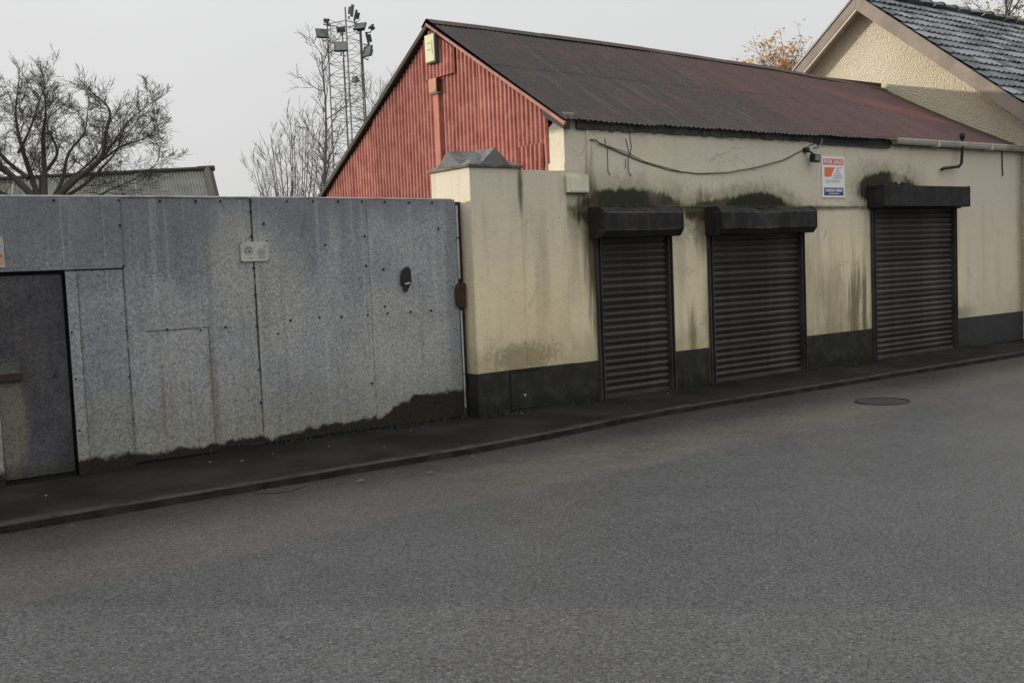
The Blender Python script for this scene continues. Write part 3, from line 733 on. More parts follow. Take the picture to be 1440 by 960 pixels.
# ------------------------------------------------------------------ yard wall, pillar
yard = thing('yard_wall', (6.8, 8.87, 0.1), 'cream rendered yard wall joining the grey sheet gate to the shop, with a capped pillar', 'wall')
def build_yard():
    m = MB()
    vs = []
    # wall between pillar and shop, slightly uneven top
    n = 8
    for i in range(n):
        a = 6.805+(7.419-6.805)*i/n; b = 6.805+(7.419-6.805)*(i+1)/n
    m.prism([(6.805, -0.1), (7.4195, -0.1), (7.4195, 2.622), (7.2, 2.615), (7.0, 2.622), (6.805, 2.612)], 1, Y, Y+0.24)
    m.build('wall', 'yard_plaster', yard)
    m = MB(); m.box(6.165, 6.805, Y-0.004, Y+0.72, -0.1, 2.635); m.build('pillar', 'yard_plaster', yard, bevel=0.012)
    # cross-gabled cap
    cx, cy = 6.485, Y+0.358
    m = MB(); m.box(6.14, 6.83, Y-0.03, Y+0.75, 2.633, 2.665); m.build('cap_slab', 'slab_concrete', yard, bevel=0.006)
    m = MB(); zb, zp = 2.666, 2.84; hx, hy = 0.335, 0.375; gx, gy = 0.19, 0.21
    c = (cx, cy, zp)
    corners = [(cx-hx, cy-hy), (cx+hx, cy-hy), (cx+hx, cy+hy), (cx-hx, cy+hy)]
    mids = [(cx, cy-hy, zp-0.005), (cx+hx, cy, zp), (cx, cy+hy, zp), (cx-hx, cy, zp-0.01)]
    feet = [((cx-gx, cy-hy, zb), (cx+gx, cy-hy, zb)), ((cx+hx, cy-gy, zb), (cx+hx, cy+gy, zb)), ((cx+gx, cy+hy, zb), (cx-gx, cy+hy, zb)), ((cx-hx, cy+gy, zb), (cx-hx, cy-gy, zb))]
    for i in range(4):
        m.add([mids[i], feet[i][0], feet[i][1]], [(0, 1, 2)])               # gablet face
        k = (i+1) % 4; cr = (*corners[k], zb)
        m.add([mids[i], feet[i][1], c], [(0, 1, 2)]); m.add([feet[i][1], cr, c], [(0, 1, 2)]); m.add([cr, feet[k][0], c], [(0, 1, 2)]); m.add([feet[k][0], mids[k], c], [(0, 1, 2)])
    m.build('pillar_cap', 'cap_concrete', yard, fix=True)
    m = MB(); m.box(6.158, 7.4195, Y-0.016, Y-0.0045, -0.05, 0.55); m.box(6.150, 6.164, Y-0.016, Y+0.3, -0.05, 0.545)
    m.build('plinth', 'plinth_paint', yard, bevel=0.005)
    m = MB(); m.box(6.56, 6.935, Y-0.026, Y-0.0165, 0.135, 0.505)
    h = m.build('meter_hatch', 'plinth_paint', yard, bevel=0.003, label='dark painted hatch let into the plinth')
    m = MB(); m.box(6.545, 6.95, Y-0.0195, Y-0.0165, 0.507, 0.552); m.box(6.545, 6.559, Y-0.0195, Y-0.0165, 0.13, 0.506); m.build('hatch_gap', 'gap_black', h)
    m = MB(); m.tube([(6.73, Y-0.034, 0.275), (6.73, Y-0.025, 0.275)], 0.011, 8); m.build('hatch_lock', 'pale_metal', h)
build_yard()
mbx = thing('meter_box', (7.56, 8.85, 2.38), 'small cream box on the wall at the shop corner', 'utility box')
m = MB(); m.box(7.405, 7.705, Y-0.05, Y-0.0125, 2.385, 2.575); m.build('box_body', 'cream_plastic', mbx, bevel=0.006)
m = MB(); m.box(7.44, 7.70, Y-0.056, Y-0.0505, 2.40, 2.55); m.build('lid', 'cream_plastic', mbx, bevel=0.002)
m = MB(); m.box(7.41, 7.70, Y-0.045, Y-0.0125, 2.370, 2.384); m.build('base_tray', 'shed_timber', mbx)

ab = thing('alarm_box', (7.36, 11.23, 4.15), 'tall yellow-green alarm box high under the apex of the red gable', 'alarm box')
m = MB(); m.box(7.295, 7.309, 11.135, 11.34, 4.17, 4.50); m.build('cover', 'alarm_plastic', ab, bevel=0.005)
m = MB(); m.box(7.3095, 7.40, 11.125, 11.345, 4.155, 4.51); m.build('housing', 'lamp_housing', ab, bevel=0.006)
for a, b, c, d in ((11.17, 11.18, 4.26, 4.42), (11.21, 11.28, 4.31, 4.32), (11.21, 11.28, 4.39, 4.40)):
    m = MB(); m.box(7.2925, 7.2945, a, b, c, d); m.build('printed_mark', 'plate_grey', ab)
jb = thing('junction_box', (7.37, 11.25, 3.78), 'small orange-brown box below the alarm box on the red gable', 'junction box')
m = MB(); m.box(7.318, 7.332, 11.165, 11.335, 3.80, 3.97); m.build('cover', 'brown_box', jb, bevel=0.004); m = MB(); m.box(7.3325, 7.39, 11.168, 11.332, 3.803, 3.967); m.build('housing', 'rusty_steel', jb)
m = MB(); m.box(7.33, 7.388, 11.155, 11.345, 3.782, 3.7995); m.build('base', 'grey_plastic', jb)

# cable slung along the front wall
m = MB(); cp = [(7.77,2.96),(7.84,2.955),(7.91,2.92),(8.15,2.85),(8.53,2.74),(8.98,2.65),(9.45,2.62),(9.95,2.64),(10.47,2.71),(11.02,2.82),(11.40,2.95),(11.56,3.02),(11.72,3.06),(11.76,3.12)]
m.tube([(x, Y-0.022-0.01*math.sin(i), z) for i, (x, z) in enumerate(cp)], 0.0075, 6)
m.tube([(7.9,Y-0.02,2.925),(8.3,Y-0.03,2.835),(8.6,Y-0.022,2.735),(9.2,Y-0.026,2.63)], 0.0045, 5)
m.build('cable', 'cable_sheath', smooth=True, label='loose dark cable sagging along the cream wall above the shutters', cat='cable')

sl_ = thing('security_light', (11.6, 8.85, 2.9), 'small black floodlight on a bracket beside the for sale sign', 'floodlight')
m = MB(); m.box(11.42, 11.50, Y-0.06, Y-0.0125, 2.925, 2.985); m.tube([(11.45, Y-0.05, 2.95), (11.49, Y-0.09, 2.92), (11.52, Y-0.10, 2.89)], 0.014, 6); m.build('bracket', 'dark_metal', sl_)
m = MB(); m.prism([(11.465, 2.80), (11.595, 2.79), (11.61, 2.885), (11.48, 2.90)], 1, Y-0.15, Y-0.07); m.build('lamp_housing', 'dark_metal', sl_, bevel=0.005)
m = MB(); m.prism([(11.485, 2.815), (11.585, 2.806), (11.595, 2.872), (11.495, 2.885)], 1, Y-0.154, Y-0.1505); m.build('lamp_glass', 'lamp_glass', sl_)
m = MB(); m.tube([(11.62, Y-0.02, 2.99), (11.70, Y-0.05, 3.0), (11.76, Y-0.05, 3.05), (11.765, Y-0.05, 3.11)], 0.007, 6); m.build('flex', 'pale_metal', sl_, smooth=True)

# ------------------------------------------------------------------ signs
def text_mesh(body, name, mat, parent, x, z, y, w, h, bold=0.0):
    cu = bpy.data.curves.new(name, 'FONT'); cu.body = body; cu.size = 1.0; cu.extrude = 0.0; cu.offset = bold; cu.resolution_u = 2
    to = bpy.data.objects.new(name+'_tmp', cu); col.objects.link(to)
    dg = bpy.context.evaluated_depsgraph_get(); me = bpy.data.meshes.new_from_object(to.evaluated_get(dg))
    bpy.data.objects.remove(to); bpy.data.curves.remove(cu)
    xs = [v.co.x for v in me.vertices]; ys = [v.co.y for v in me.vertices]
    ax, bx_, ay, by = min(xs), max(xs), min(ys), max(ys)
    for v in me.vertices:
        v.co = Vector((x+(v.co.x-ax)/(bx_-ax)*w, y, z+(v.co.y-ay)/(by-ay)*h))
    me.materials.clear(); me.materials.append(M[mat]); me.name = name
    o = bpy.data.objects.new(name, me); col.objects.link(o); ORG[o.name] = Vector((0,0,0)); setp(o, parent); return o
fs_ = thing('for_sale_sign', (12.06, 8.84, 2.35), 'white for sale board with red heading and navy foot on the cream wall', 'sign')
def build_for_sale():
    y = Y-0.026; x0, x1, z0, z1 = 11.79, 12.27, 2.345, 2.885
    m = MB(); m.box(x0, x1, y, Y-0.0125, z0, z1); m.build('board', 'sign_white', fs_, bevel=0.002)
    W_, H = x1-x0, z1-z0
    def pan(name, mat, a, b, c, d, k=1):
        p = MB(); p.quad((x0+a*W_, y-0.0015*k, z1-d*H), (x0+b*W_, y-0.0015*k, z1-d*H), (x0+b*W_, y-0.0015*k, z1-c*H), (x0+a*W_, y-0.0015*k, z1-c*H)); return p.build(name, mat, fs_)
    pan('heading_panel', 'sign_red', 0.05, 0.95, 0.05, 0.20)
    text_mesh('FOR SALE', 'heading_text', 'sign_white', fs_, x0+0.09*W_, z1-0.175*H, y-0.003, 0.82*W_, 0.10*H, 0.02)
    p = MB(); pts = [(0.10, 0.26), (0.56, 0.26), (0.38, 0.49), (0.10, 0.49)]
    p.add([(x0+a*W_, y-0.0015, z1-b*H) for a, b in pts], [(0, 1, 2, 3)]); p.build('orange_emblem', 'sign_orange', fs_)
    # thin grey roof outline beside the emblem
    p = MB()
    for (a, b), (c, d) in (((0.50, 0.49), (0.68, 0.31)), ((0.68, 0.31), (0.86, 0.49)), ((0.58, 0.47), (0.80, 0.47)), ((0.62, 0.42), (0.75, 0.42)), ((0.62, 0.28), (0.86, 0.27)), ((0.47, 0.515), (0.88, 0.515))):
        dx, dz = (c-a)*W_, -(d-b)*H; L_ = math.hypot(dx, dz); nx, nz_ = -dz/L_*0.006, dx/L_*0.006
        A = (x0+a*W_, z1-b*H); B = (x0+c*W_, z1-d*H)
        p.quad((A[0]-nx, y-0.0015, A[1]-nz_), (B[0]-nx, y-0.0015, B[1]-nz_), (B[0]+nx, y-0.0015, B[1]+nz_), (A[0]+nx, y-0.0015, A[1]+nz_))
    p.build('house_outline', 'sign_grey', fs_)
    # the agent's name is too blurred to read: strokes of the same weight and colour
    p = MB(); r = random.Random(5); a = 0.16
    while a < 0.84:
        w = r.uniform(0.018, 0.03); hh = r.choice((0.06, 0.075, 0.085)); c0 = 0.565
        p.quad((x0+a*W_, y-0.0015, z1-(c0+hh)*H), (x0+(a+w)*W_, y-0.0015, z1-(c0+hh)*H), (x0+(a+w)*W_, y-0.0015, z1-c0*H), (x0+a*W_, y-0.0015, z1-c0*H))
        if r.random() < 0.6:
            p.quad((x0+(a+w)*W_, y-0.0015, z1-(c0+0.012)*H), (x0+(a+w+0.03)*W_, y-0.0015, z1-(c0+0.012)*H), (x0+(a+w+0.03)*W_, y-0.0015, z1-c0*H), (x0+(a+w)*W_, y-0.0015, z1-c0*H))
        a += w+r.uniform(0.025, 0.05)
    p.build('name_lettering', 'sign_grey', fs_)
    pan('foot_panel', 'sign_blue', 0.07, 0.93, 0.755, 0.945)
    p = MB(); a = 0.13
    while a < 0.86:
        w = r.uniform(0.022, 0.04); c0, hh = 0.785, 0.07
        p.quad((x0+a*W_, y-0.003, z1-(c0+hh)*H), (x0+(a+w)*W_, y-0.003, z1-(c0+hh)*H), (x0+(a+w)*W_, y-0.003, z1-c0*H), (x0+a*W_, y-0.003, z1-c0*H)); a += w+r.uniform(0.015, 0.03)
    a = 0.28
    while a < 0.72:
        p.quad((x0+a*W_, y-0.003, z1-0.915*H), (x0+(a+0.025)*W_, y-0.003, z1-0.915*H), (x0+(a+0.025)*W_, y-0.003, z1-0.885*H), (x0+a*W_, y-0.003, z1-0.885*H)); a += 0.045
    p.build('number_lettering', 'sign_white', fs_)
build_for_sale()

# ------------------------------------------------------------------ gate
gate = thing('sheet_metal_gate', (4.0, 9.02, 0.1), 'tall grey galvanised sheet gate with riveted patches and a darker door', 'gate')
def gsheet(name, x0, x1, z0, z1, y, mat='galvanised_sheet', bulge=0.004, parent=None, label=None, cut=None, lip=0.012, roundtop=False):
    m = MB(); nx = max(3, int((x1-x0)/0.14)); nz_ = max(3, int((z1-z0)/0.14)); s = rng.random()*50
    def P(i, j):
        x = x0+(x1-x0)*i/nx; z = z0+(z1-z0)*j/nz_
        if cut and j == 0: z += cut(x)
        e = min(i, nx-i, 1)*min(j, nz_-j, 1)
        return (x, y+(bulge*nz(x*1.6+s, z*1.3))+0.3*bulge*nz(x*5+s, z*5)*e, z)
    vs = [P(i, j) for j in range(nz_+1) for i in range(nx+1)]; n = nx+1
    m.add(vs, [(j*n+i, j*n+i+1, (j+1)*n+i+1, (j+1)*n+i) for j in range(nz_) for i in range(nx)])
    # returned edges
    ring = [(i, 0) for i in range(nx)]+[(nx, j) for j in range(nz_)]+[(i, nz_) for i in range(nx, 0, -1)]+[(0, j) for j in range(nz_, 0, -1)]
    f = [P(*r) for r in ring]; k = len(f)
    m.add(f+[(p[0], p[1]+lip, p[2]) for p in f], [(i, (i+1) % k, (i+1) % k+k, i+k) for i in range(k)])
    return m.build(name, mat, parent or gate, smooth=False, label=label)
def build_gate():
    foot = lambda x: 0.012*nz(x*5, 9)+0.02
    gsheet('steel_sheet', 2.742, 3.889, 0.12, 2.332, 9.026, cut=foot)
    gsheet('steel_sheet', 3.890, 5.062, 0.11, 2.330, 9.019, cut=foot)
    gsheet('steel_sheet', 5.052, 6.075, 0.10, 2.320, 9.023, cut=foot)
    gsheet('steel_sheet', 2.725, 3.43, 0.10, 1.205, 9.012, cut=foot, label='low patch sheet riveted over the gate')
    gsheet('steel_sheet', 2.278, 2.368, 0.085, 1.738, 9.008)
    gsheet('steel_sheet', 2.362, 2.738, 0.065, 1.738, 9.015, cut=lambda x: 0.02)
    gsheet('steel_sheet', 1.2, 2.750, 1.752, 2.336, 9.012, lip=0.016)
    gsheet('steel_sheet', -0.4, 1.195, 0.10, 2.336, 9.018)
    gsheet('steel_sheet', -2.0, -0.405, 0.10, 2.336, 9.022)
    gsheet('steel_sheet', 1.20, 1.724, 0.075, 1.735, 9.018, label='pale sheet left of the gate door')
    # frame behind the sheets
    m = MB()
    for z in (0.2, 1.2, 2.27): m.box(2.3, 6.03, 9.045, 9.09, z, z+0.05)
    for z in (0.2, 1.2, 2.27): m.box(-2.0, 1.6, 9.045, 9.09, z, z+0.05)
    m.box(1.0, 2.8, 9.045, 9.09, 1.80, 1.85); m.box(1.0, 2.8, 9.0455, 9.0895, 2.27, 2.3195)
    m.box(6.03, 6.1625, 9.06, 9.16, 0.02, 2.30)  # post added to close the gap and keep sun off the pillar side
    for x in (-1.95, 2.36, 2.70, 3.87, 5.03, 5.98): m.box(x, x+0.045, 9.0905, 9.13, 0.15, 2.32)
    m.box(2.30, 2.80, 9.032, 9.044, 1.69, 1.7995)  # backing added to stop light showing through the slit above the panels
    m.build('frame', 'rusty_steel', gate)
    m = MB(); m.tube([(-2.0, 9.022, 2.340), (1.2, 9.022, 2.340), (2.75, 9.022, 2.338), (4.4, 9.022, 2.334), (6.03, 9.026, 2.322), (6.068, 9.028, 2.305), (6.076, 9.03, 2.27)], 0.0085, 6); m.build('top_edge', 'pale_metal', gate, smooth=True)
    for a, b in ((1.94, 2.26), (1.52, 1.925), (0.55, 1.20), (0.2, 0.54)):
        m = MB(); m.box(6.079, 6.098, 9.005+0.004*rng.random(), 9.05, a, b); m.build('edge_strip', 'pale_metal', gate, bevel=0.003)
    m = MB(); m.box(6.078, 6.092, 9.012, 9.05, 0.08, 1.2); m.build('edge_strip', 'shed_timber', gate)
    # door leaf
    door = gsheet('door', 1.736, 2.258, 0.118, 1.718, 9.056, 'dull_steel', 0.003, label='darker steel wicket door in the gate')
    m = MB(); m.box(1.66, 2.30, 9.10, 9.12, 0.08, 1.76); m.build('door_recess', 'gap_black', door)
    m = MB(); m.box(1.58, 1.905, 9.012, 9.046, 0.895, 0.958); m.build('slide_bolt', 'rusty_steel', door, bevel=0.006)
    m = MB(); m.box(1.715, 1.742, 9.015, 9.05, 1.10, 1.20); m.build('door_latch', 'dark_metal', door, bevel=0.004)
    # threshold strip: black box painting in the shade under the door
    m = MB(); m.box(1.735, 2.275, 9.075, 9.10, 0.03, 0.11); m.build('threshold_shade', 'gap_black', gate)
    # rivets / bolt heads
    riv = [(2.23,2.305),(2.74,2.305),(3.08,2.30),(3.39,2.30),(3.61,2.30),(3.89,2.30),(4.24,2.30),(4.5,2.30),(4.76,2.30),(5.01,2.30),(5.26,2.295),(5.53,2.29),(5.8,2.29),(1.6,2.30),(2.735,2.1),(3.885,2.21),(3.88,1.99),(3.885,1.71),(3.885,1.47),(3.88,1.19),(3.88,0.8),(3.875,0.5),(2.74,1.765),(2.295,1.25),(2.73,1.23),(3.07,1.215),(3.36,1.19),(3.59,1.2),(4.21,1.22),(4.5,1.23),(4.73,1.22),(5.01,1.22),(5.23,1.22),(5.49,1.22),(5.73,1.22),(5.02,1.97),(5.02,1.69),(5.21,1.65),(5.2,1.29),(5.02,0.56),(5.86,2.03),(4.08,1.11),(2.30,0.87),(2.73,0.85),(2.735,0.49),(2.30,0.45),(2.16,0.91),(5.74,0.3),(4.0,2.1),(4.6,1.9)]
    m = MB(); k = 7
    for x, z in riv:
        r = 0.0105+0.003*rng.random(); y = 9.0055 if x > 1.735 and not (1.74 < x < 2.26 and z < 1.72) else 9.042
        vs = [(x, y-0.004, z)]+[(x+r*0.7*math.cos(2*math.pi*j/k), y-0.002, z+r*0.7*math.sin(2*math.pi*j/k)) for j in range(k)]+[(x+r*math.cos(2*math.pi*j/k), y+0.012, z+r*math.sin(2*math.pi*j/k)) for j in range(k)]
        m.add(vs, [(0, 1+j, 1+(j+1) % k) for j in range(k)]+[(1+j, 1+k+j, 1+k+(j+1) % k, 1+(j+1) % k) for j in range(k)])
    m.build('rivet', 'dark_metal', gate, kind='stuff')
    # hinge plate by the pillar
    m = MB(); m.prism([(6.035, 1.235), (6.135, 1.22), (6.145, 1.475), (6.045, 1.475), (6.02, 1.43), (6.02, 1.28)], 1, 8.985, 9.008); m.build('hinge_plate', 'rusty_steel', gate, bevel=0.004)
    # black oval keyhole guard
    m = MB(); pts = [(5.385,1.49),(5.388,1.58),(5.405,1.63),(5.44,1.66),(5.475,1.665),(5.50,1.64),(5.505,1.50),(5.48,1.475),(5.47,1.51),(5.42,1.51),(5.41,1.475)]
    m.prism(pts, 1, 8.988, 9.0115); o = m.build('lock_guard', 'dark_metal', gate, bevel=0.006)
    m = MB(); m.prism([(5.415, 1.43), (5.45, 1.42), (5.475, 1.465), (5.47, 1.505), (5.42, 1.505)], 1, 8.994, 9.011); m.build('lock_tongue', 'rusty_steel', o)
    m = MB(); m.tube([(5.42, 8.985, 1.497), (5.48, 8.985, 1.502)], 0.009, 6); m.build('lock_bar', 'pale_metal', o)
    # scar where a handle once hung
    m = MB(); m.tube([(4.36, 9.012, 1.98), (4.395, 9.010, 2.09), (4.42, 9.012, 2.19)], [0.007, 0.005, 0.003], 6); m.build('dent_ridge', 'galvanised_sheet', gate)
build_gate()
def gate_plate():
    t = thing('notice_plate', (3.9, 9.0, 1.77), 'small whitish metal plate with two round emblems screwed to the gate', 'sign')
    y = 9.004; x0, x1, z0, z1 = 3.765, 4.03, 1.768, 1.943
    m = MB(); m.prism([(x0, z0+0.01), (x0+0.012, z0), (x1-0.012, z0), (x1, z0+0.012), (x1, z1-0.03), (x1-0.02, z1), (x0+0.012, z1-0.004), (x0, z1-0.014)], 1, y, 9.0125); m.build('plate', 'plate_white', t)
    def ring(cx, cz, r0, r1, name):
        p = MB(); k = 18
        p.add([(cx+r*math.cos(2*math.pi*i/k)*1.15, y-0.0015, cz+r*math.sin(2*math.pi*i/k)) for i in range(k) for r in (r0, r1)], [(2*i, 2*i+1, (2*i+3) % (2*k), (2*i+2) % (2*k)) for i in range(k)])
        return p.build(name, 'plate_grey', t)
    ring(3.84, 1.862, 0.030, 0.036, 'emblem_ring'); ring(3.955, 1.845, 0.010, 0.018, 'emblem_ring'); ring(3.955, 1.845, 0.028, 0.032, 'emblem_ring')
    for a, b, c, d in ((3.815, 3.862, 1.876, 1.884), (3.822, 3.856, 1.892, 1.897), (3.828, 3.860, 1.845, 1.866), (3.81, 3.818, 1.846, 1.868), (3.98, 4.01, 1.905, 1.909), (3.98, 4.012, 1.893, 1.897), (3.93, 4.00, 1.796, 1.803), (3.84, 3.88, 1.795, 1.800)):
        p = MB(); p.quad((a, y-0.0015, c), (b, y-0.0015, c), (b, y-0.0015, d), (a, y-0.0015, d)); p.build('emblem_print', 'plate_grey', t)
    p = MB()
    for x, z in ((3.772, 1.935), (4.018, 1.945), (3.776, 1.770), (4.026, 1.776)): p.tube([(x, y-0.004, z), (x, y+0.006, z)], 0.006, 6)
    p.build('screw', 'dark_metal', t)
    t = thing('warning_sign', (1.72, 9.0, 1.79), 'faded white and orange sign at the left end of the gate', 'sign')
    m = MB(); m.box(1.56, 1.836, 9.002, 9.0105, 1.785, 2.025); m.build('plate', 'plate_white', t)
    m = MB(); m.quad((1.568, 9.0005, 1.81), (1.830, 9.0005, 1.81), (1.830, 9.0005, 1.90), (1.568, 9.0005, 1.90)); m.build('orange_panel', 'sign_peach', t)
    m = MB(); m.quad((1.60, 8.9995, 1.868), (1.818, 8.9995, 1.868), (1.818, 8.9995, 1.884), (1.60, 8.9995, 1.884)); m.quad((1.60, 9.0005, 1.945), (1.822, 9.0005, 1.945), (1.822, 9.0005, 1.955), (1.60, 9.0005, 1.955)); m.build('print', 'plate_grey', t)
gate_plate()
# low near-black stub under the gate foot
m = MB(); xs = [2.3+i*0.2 for i in range(20)]
for a, b in zip(xs[:-1], xs[1:]): m.box(a, b, 9.03, 9.15, -0.05, 0.125+0.03*rng.random())
m.build('gate_footing', 'gap_black', kind='structure')

# ------------------------------------------------------------------ neighbouring house
XH = 16.95; AP = (11.70, 6.17); SL = 0.78; ang = math.atan(SL)
house = thing('neighbour_house', (16.95, 11.7, 0), 'yellow pebbledashed house with dark tiled roof standing behind the shop', 'house')
def build_house():
    EY = 8.60
    m = MB()
    yr = 8.62; m.prism([(yr, -0.1), (14.45, -0.1), (14.45, AP[1]-0.05-(14.45-AP[0])*SL), (AP[0], AP[1]-0.05), (yr, AP[1]-0.05-(AP[0]-yr)*SL)], 0, XH, XH+0.3)
    m.build('gable_wall', 'yellow_pebbledash', house)
    m = MB(); m.box(XH+0.301, 30, 8.62, 8.9, -0.1, 3.60); m.build('front_wall', 'house_plaster', house)
    m = MB(); m.box(XH-0.001, 30, 8.605, 8.6195, -0.05, 0.55); m.build('plinth', 'plinth_paint', house)
    # barge boards and soffits
    xb = 16.65
    def slope(y0, y1, z0, z1, a, b, name, mat, bev=0.006):
        q = MB(); q.prism([(y0, z0), (y1, z1), (y1, z1-b), (y0, z0-b)], 0, *a); q.build(name, mat, house, bevel=bev)
    slope(AP[0], 8.48, AP[1], AP[1]-(AP[0]-8.48)*SL, (xb, xb+0.03), 0.285, 'barge_board', 'barge_paint')
    slope(AP[0], 15.0, AP[1], AP[1]-(15.0-AP[0])*SL, (xb+0.0005, xb+0.0305), 0.25, 'barge_board', 'barge_paint')
    slope(AP[0]-0.03, 8.5, AP[1]-0.235, AP[1]-0.235-(AP[0]-0.03-8.5)*SL, (xb+0.031, XH-0.001), 0.012, 'soffit', 'soffit_paint', 0)
    slope(AP[0]+0.03, 14.98, AP[1]-0.20, AP[1]-0.20-(14.98-AP[0]-0.03)*SL, (xb+0.031, XH-0.001), 0.012, 'soffit', 'soffit_paint', 0)
    slope(AP[0]+0.0, 14.95, AP[1]-0.255, AP[1]-0.255-(14.95-AP[0])*SL, (xb+0.005, xb+0.05), 0.045, 'soffit_mould', 'soffit_paint', 0.004)
    # boxed eave at the front
    m = MB(); zE = AP[1]-(AP[0]-8.48)*SL
    m.prism([(8.46, zE-0.02), (8.46, zE-0.20), (8.615, zE-0.20), (8.615, zE+0.05)], 0, xb-0.002, 30); m.build('eave_box', 'barge_paint', house, bevel=0.01)
    m = MB(); m.prism([(AP[0], AP[1]+0.005), (15.0, AP[1]+0.005-(15.0-AP[0])*SL), (15.0, AP[1]-0.03-(15.0-AP[0])*SL), (AP[0], AP[1]-0.035)], 0, xb-0.02, 30); m.build('rear_roof_slope', 'concrete_roof_tile', house)
    m = MB(); m.prism([(AP[0], AP[1]-0.02), (8.48, zE-0.02), (8.48, zE-0.045), (AP[0], AP[1]-0.045)], 0, xb+0.035, 30); m.build('roof_deck', 'gap_black', house)
    # tiles
    tw, gauge, tl = 0.32, 0.27, 0.33
    def tile_geo(dx=0.0, dy=0.0, dz=0.0):
        prof = [(i/12*(tw+0.008), 0.028*abs(math.sin(math.pi*2*i/12))**1.2) for i in range(13)]
        front = [(x, 0.0, h+0.046) for x, h in prof]; low = [(x, 0.012, h*0.9+0.012) for x, h in prof]; back = [(x, tl, h+0.012) for x, h in prof]
        vs = front+low+back; n = 13
        fs = [(i, i+1, 2*n+i+1, 2*n+i) for i in range(n-1)]+[(n+i, n+i+1, i+1, i) for i in range(n-1)]
        return vs, fs
    vs, fs = tile_geo()
    proto = None; far = MB()
    rot = Matrix.Rotation(ang, 4, 'X'); total = (AP[0]-8.42)/math.cos(ang); rows = int(total/gauge)
    oz = AP[1]-(AP[0]-8.42)*SL
    cnt = 0
    for r in range(rows+1):
        s = r*gauge if r < rows else total-tl-0.02
        by, bz = 8.42+s*math.cos(ang), oz+s*math.sin(ang)
        for c in range(41):
            x = xb-0.03+c*tw; jit = (rng.uniform(-0.004, 0.004), rng.uniform(-0.007, 0.007), rng.uniform(0, 0.007))
            if c < 18 and cnt < 300:
                if proto is None:
                    b = MB(); b.add(vs, fs); proto = b.build('roof_tile', 'concrete_roof_tile', house, smooth=False); o = proto
                else: o = child_copy(proto, house, (0, 0, 0))
                o.location = (x+jit[0], by+jit[1], bz+jit[2]); o.rotation_euler = (ang+rng.uniform(-0.022, 0.022), rng.uniform(-0.02, 0.02), rng.uniform(-0.012, 0.012)); cnt += 1
            else:
                T = Matrix.Translation((x+jit[0], by+jit[1], bz+jit[2])) @ rot
                far.add([T @ Vector(v) for v in vs], fs)
    far.build('roof_tiles', 'concrete_roof_tile', house, kind='stuff')
    # ridge tiles
    proto = None
    for c in range(30):
        if proto is None:
            b = MB(); k = 8; L_ = 0.46
            v2 = [(xx, 0.15*math.cos(math.pi*j/k)*1.05, 0.085*math.sin(math.pi*j/k)+0.008*(xx > 0.2)) for xx in (0, L_*0.5, L_) for j in range(k+1)]
            b.add(v2, [(a*(k+1)+j, a*(k+1)+j+1, (a+1)*(k+1)+j+1, (a+1)*(k+1)+j) for a in range(2) for j in range(k)])
            b.tube([(0.42, 0.15*math.cos(math.pi*j/8)*1.08, 0.085*math.sin(math.pi*j/8)+0.014) for j in range(9)], 0.014, 5)
            proto = b.build('ridge_tile', 'concrete_roof_tile', house, smooth=False); o = proto
        else: o = child_copy(proto, house, (0, 0, 0))
        o.location = (xb-0.02+c*0.44, AP[0], AP[1]+0.03+rng.uniform(-0.006, 0.01)); o.rotation_euler = (rng.uniform(-0.03, 0.03), rng.uniform(-0.012, 0.012), 0)
build_house()

# ------------------------------------------------------------------ shed beyond the gate
LAT = Vector((0.8018, -0.5976, 0)); DEP = Vector((0.5976, 0.8018, 0)); UP = Vector((0, 0, 1))
shed = thing('farm_shed', (12.9, 33.1, 0), 'low grey-green corrugated shed roof seen beyond the left tree', 'shed')
def build_shed():
    R0 = Vector((12.90, 33.10, 5.02)); rd = (-LAT*0.997+DEP*0.07).normalized(); dn = (-DEP*0.82+LAT*0.30-UP*0.50).normalized()
    nrm = rd.cross(dn).normalized()
    if nrm.z < 0: nrm = -nrm
    pitch = 0.10; w = 0.8; L_ = 4.2
    for k in range(20):
        m = MB(); vs = []; n = 48; j = rng.uniform(-0.015, 0.015)
        for t in (0, 0.5, 1):
            for i in range(n+1):
                u = k*w+w*i/n
                vs.append(R0+rd*u+dn*(L_*t)+nrm*(0.02*math.cos(2*math.pi*u/pitch)+j))
        m.add(vs, [(a*(n+1)+i, a*(n+1)+i+1, (a+1)*(n+1)+i+1, (a+1)*(n+1)+i) for a in range(2) for i in range(n)])
        m.build('roof_sheet', 'shed_sheet', shed, smooth=True)
    m = MB(); m.tube([R0+nrm*0.06-rd*0.1, R0+rd*15+nrm*0.06], 0.07, 6); m.build('ridge_cap', 'shed_timber', shed)
    m = MB(); m.tube([R0-rd*0.02+nrm*0.03, R0-rd*0.02+dn*L_+nrm*0.03], 0.14, 4); m.tube([R0-rd*0.22+nrm*0.05, R0+rd*0.3+nrm*0.05], 0.10, 6); m.build('verge_board', 'shed_timber', shed)
    m = MB(); fl = R0+dn*(L_-0.4); b2 = R0-DEP*-3.4
    for P0 in (fl,):
        a = Vector((P0.x, P0.y, 0)); b = a+rd*15; h = Vector((0, 0, P0.z-0.15))
        m.quad(a, b, b+h, a+h)
        c = a+DEP*6.5-LAT*1.5; m.quad(a, c, c+h, a+h)
    m.build('wall', 'shed_timber', shed)
build_shed()

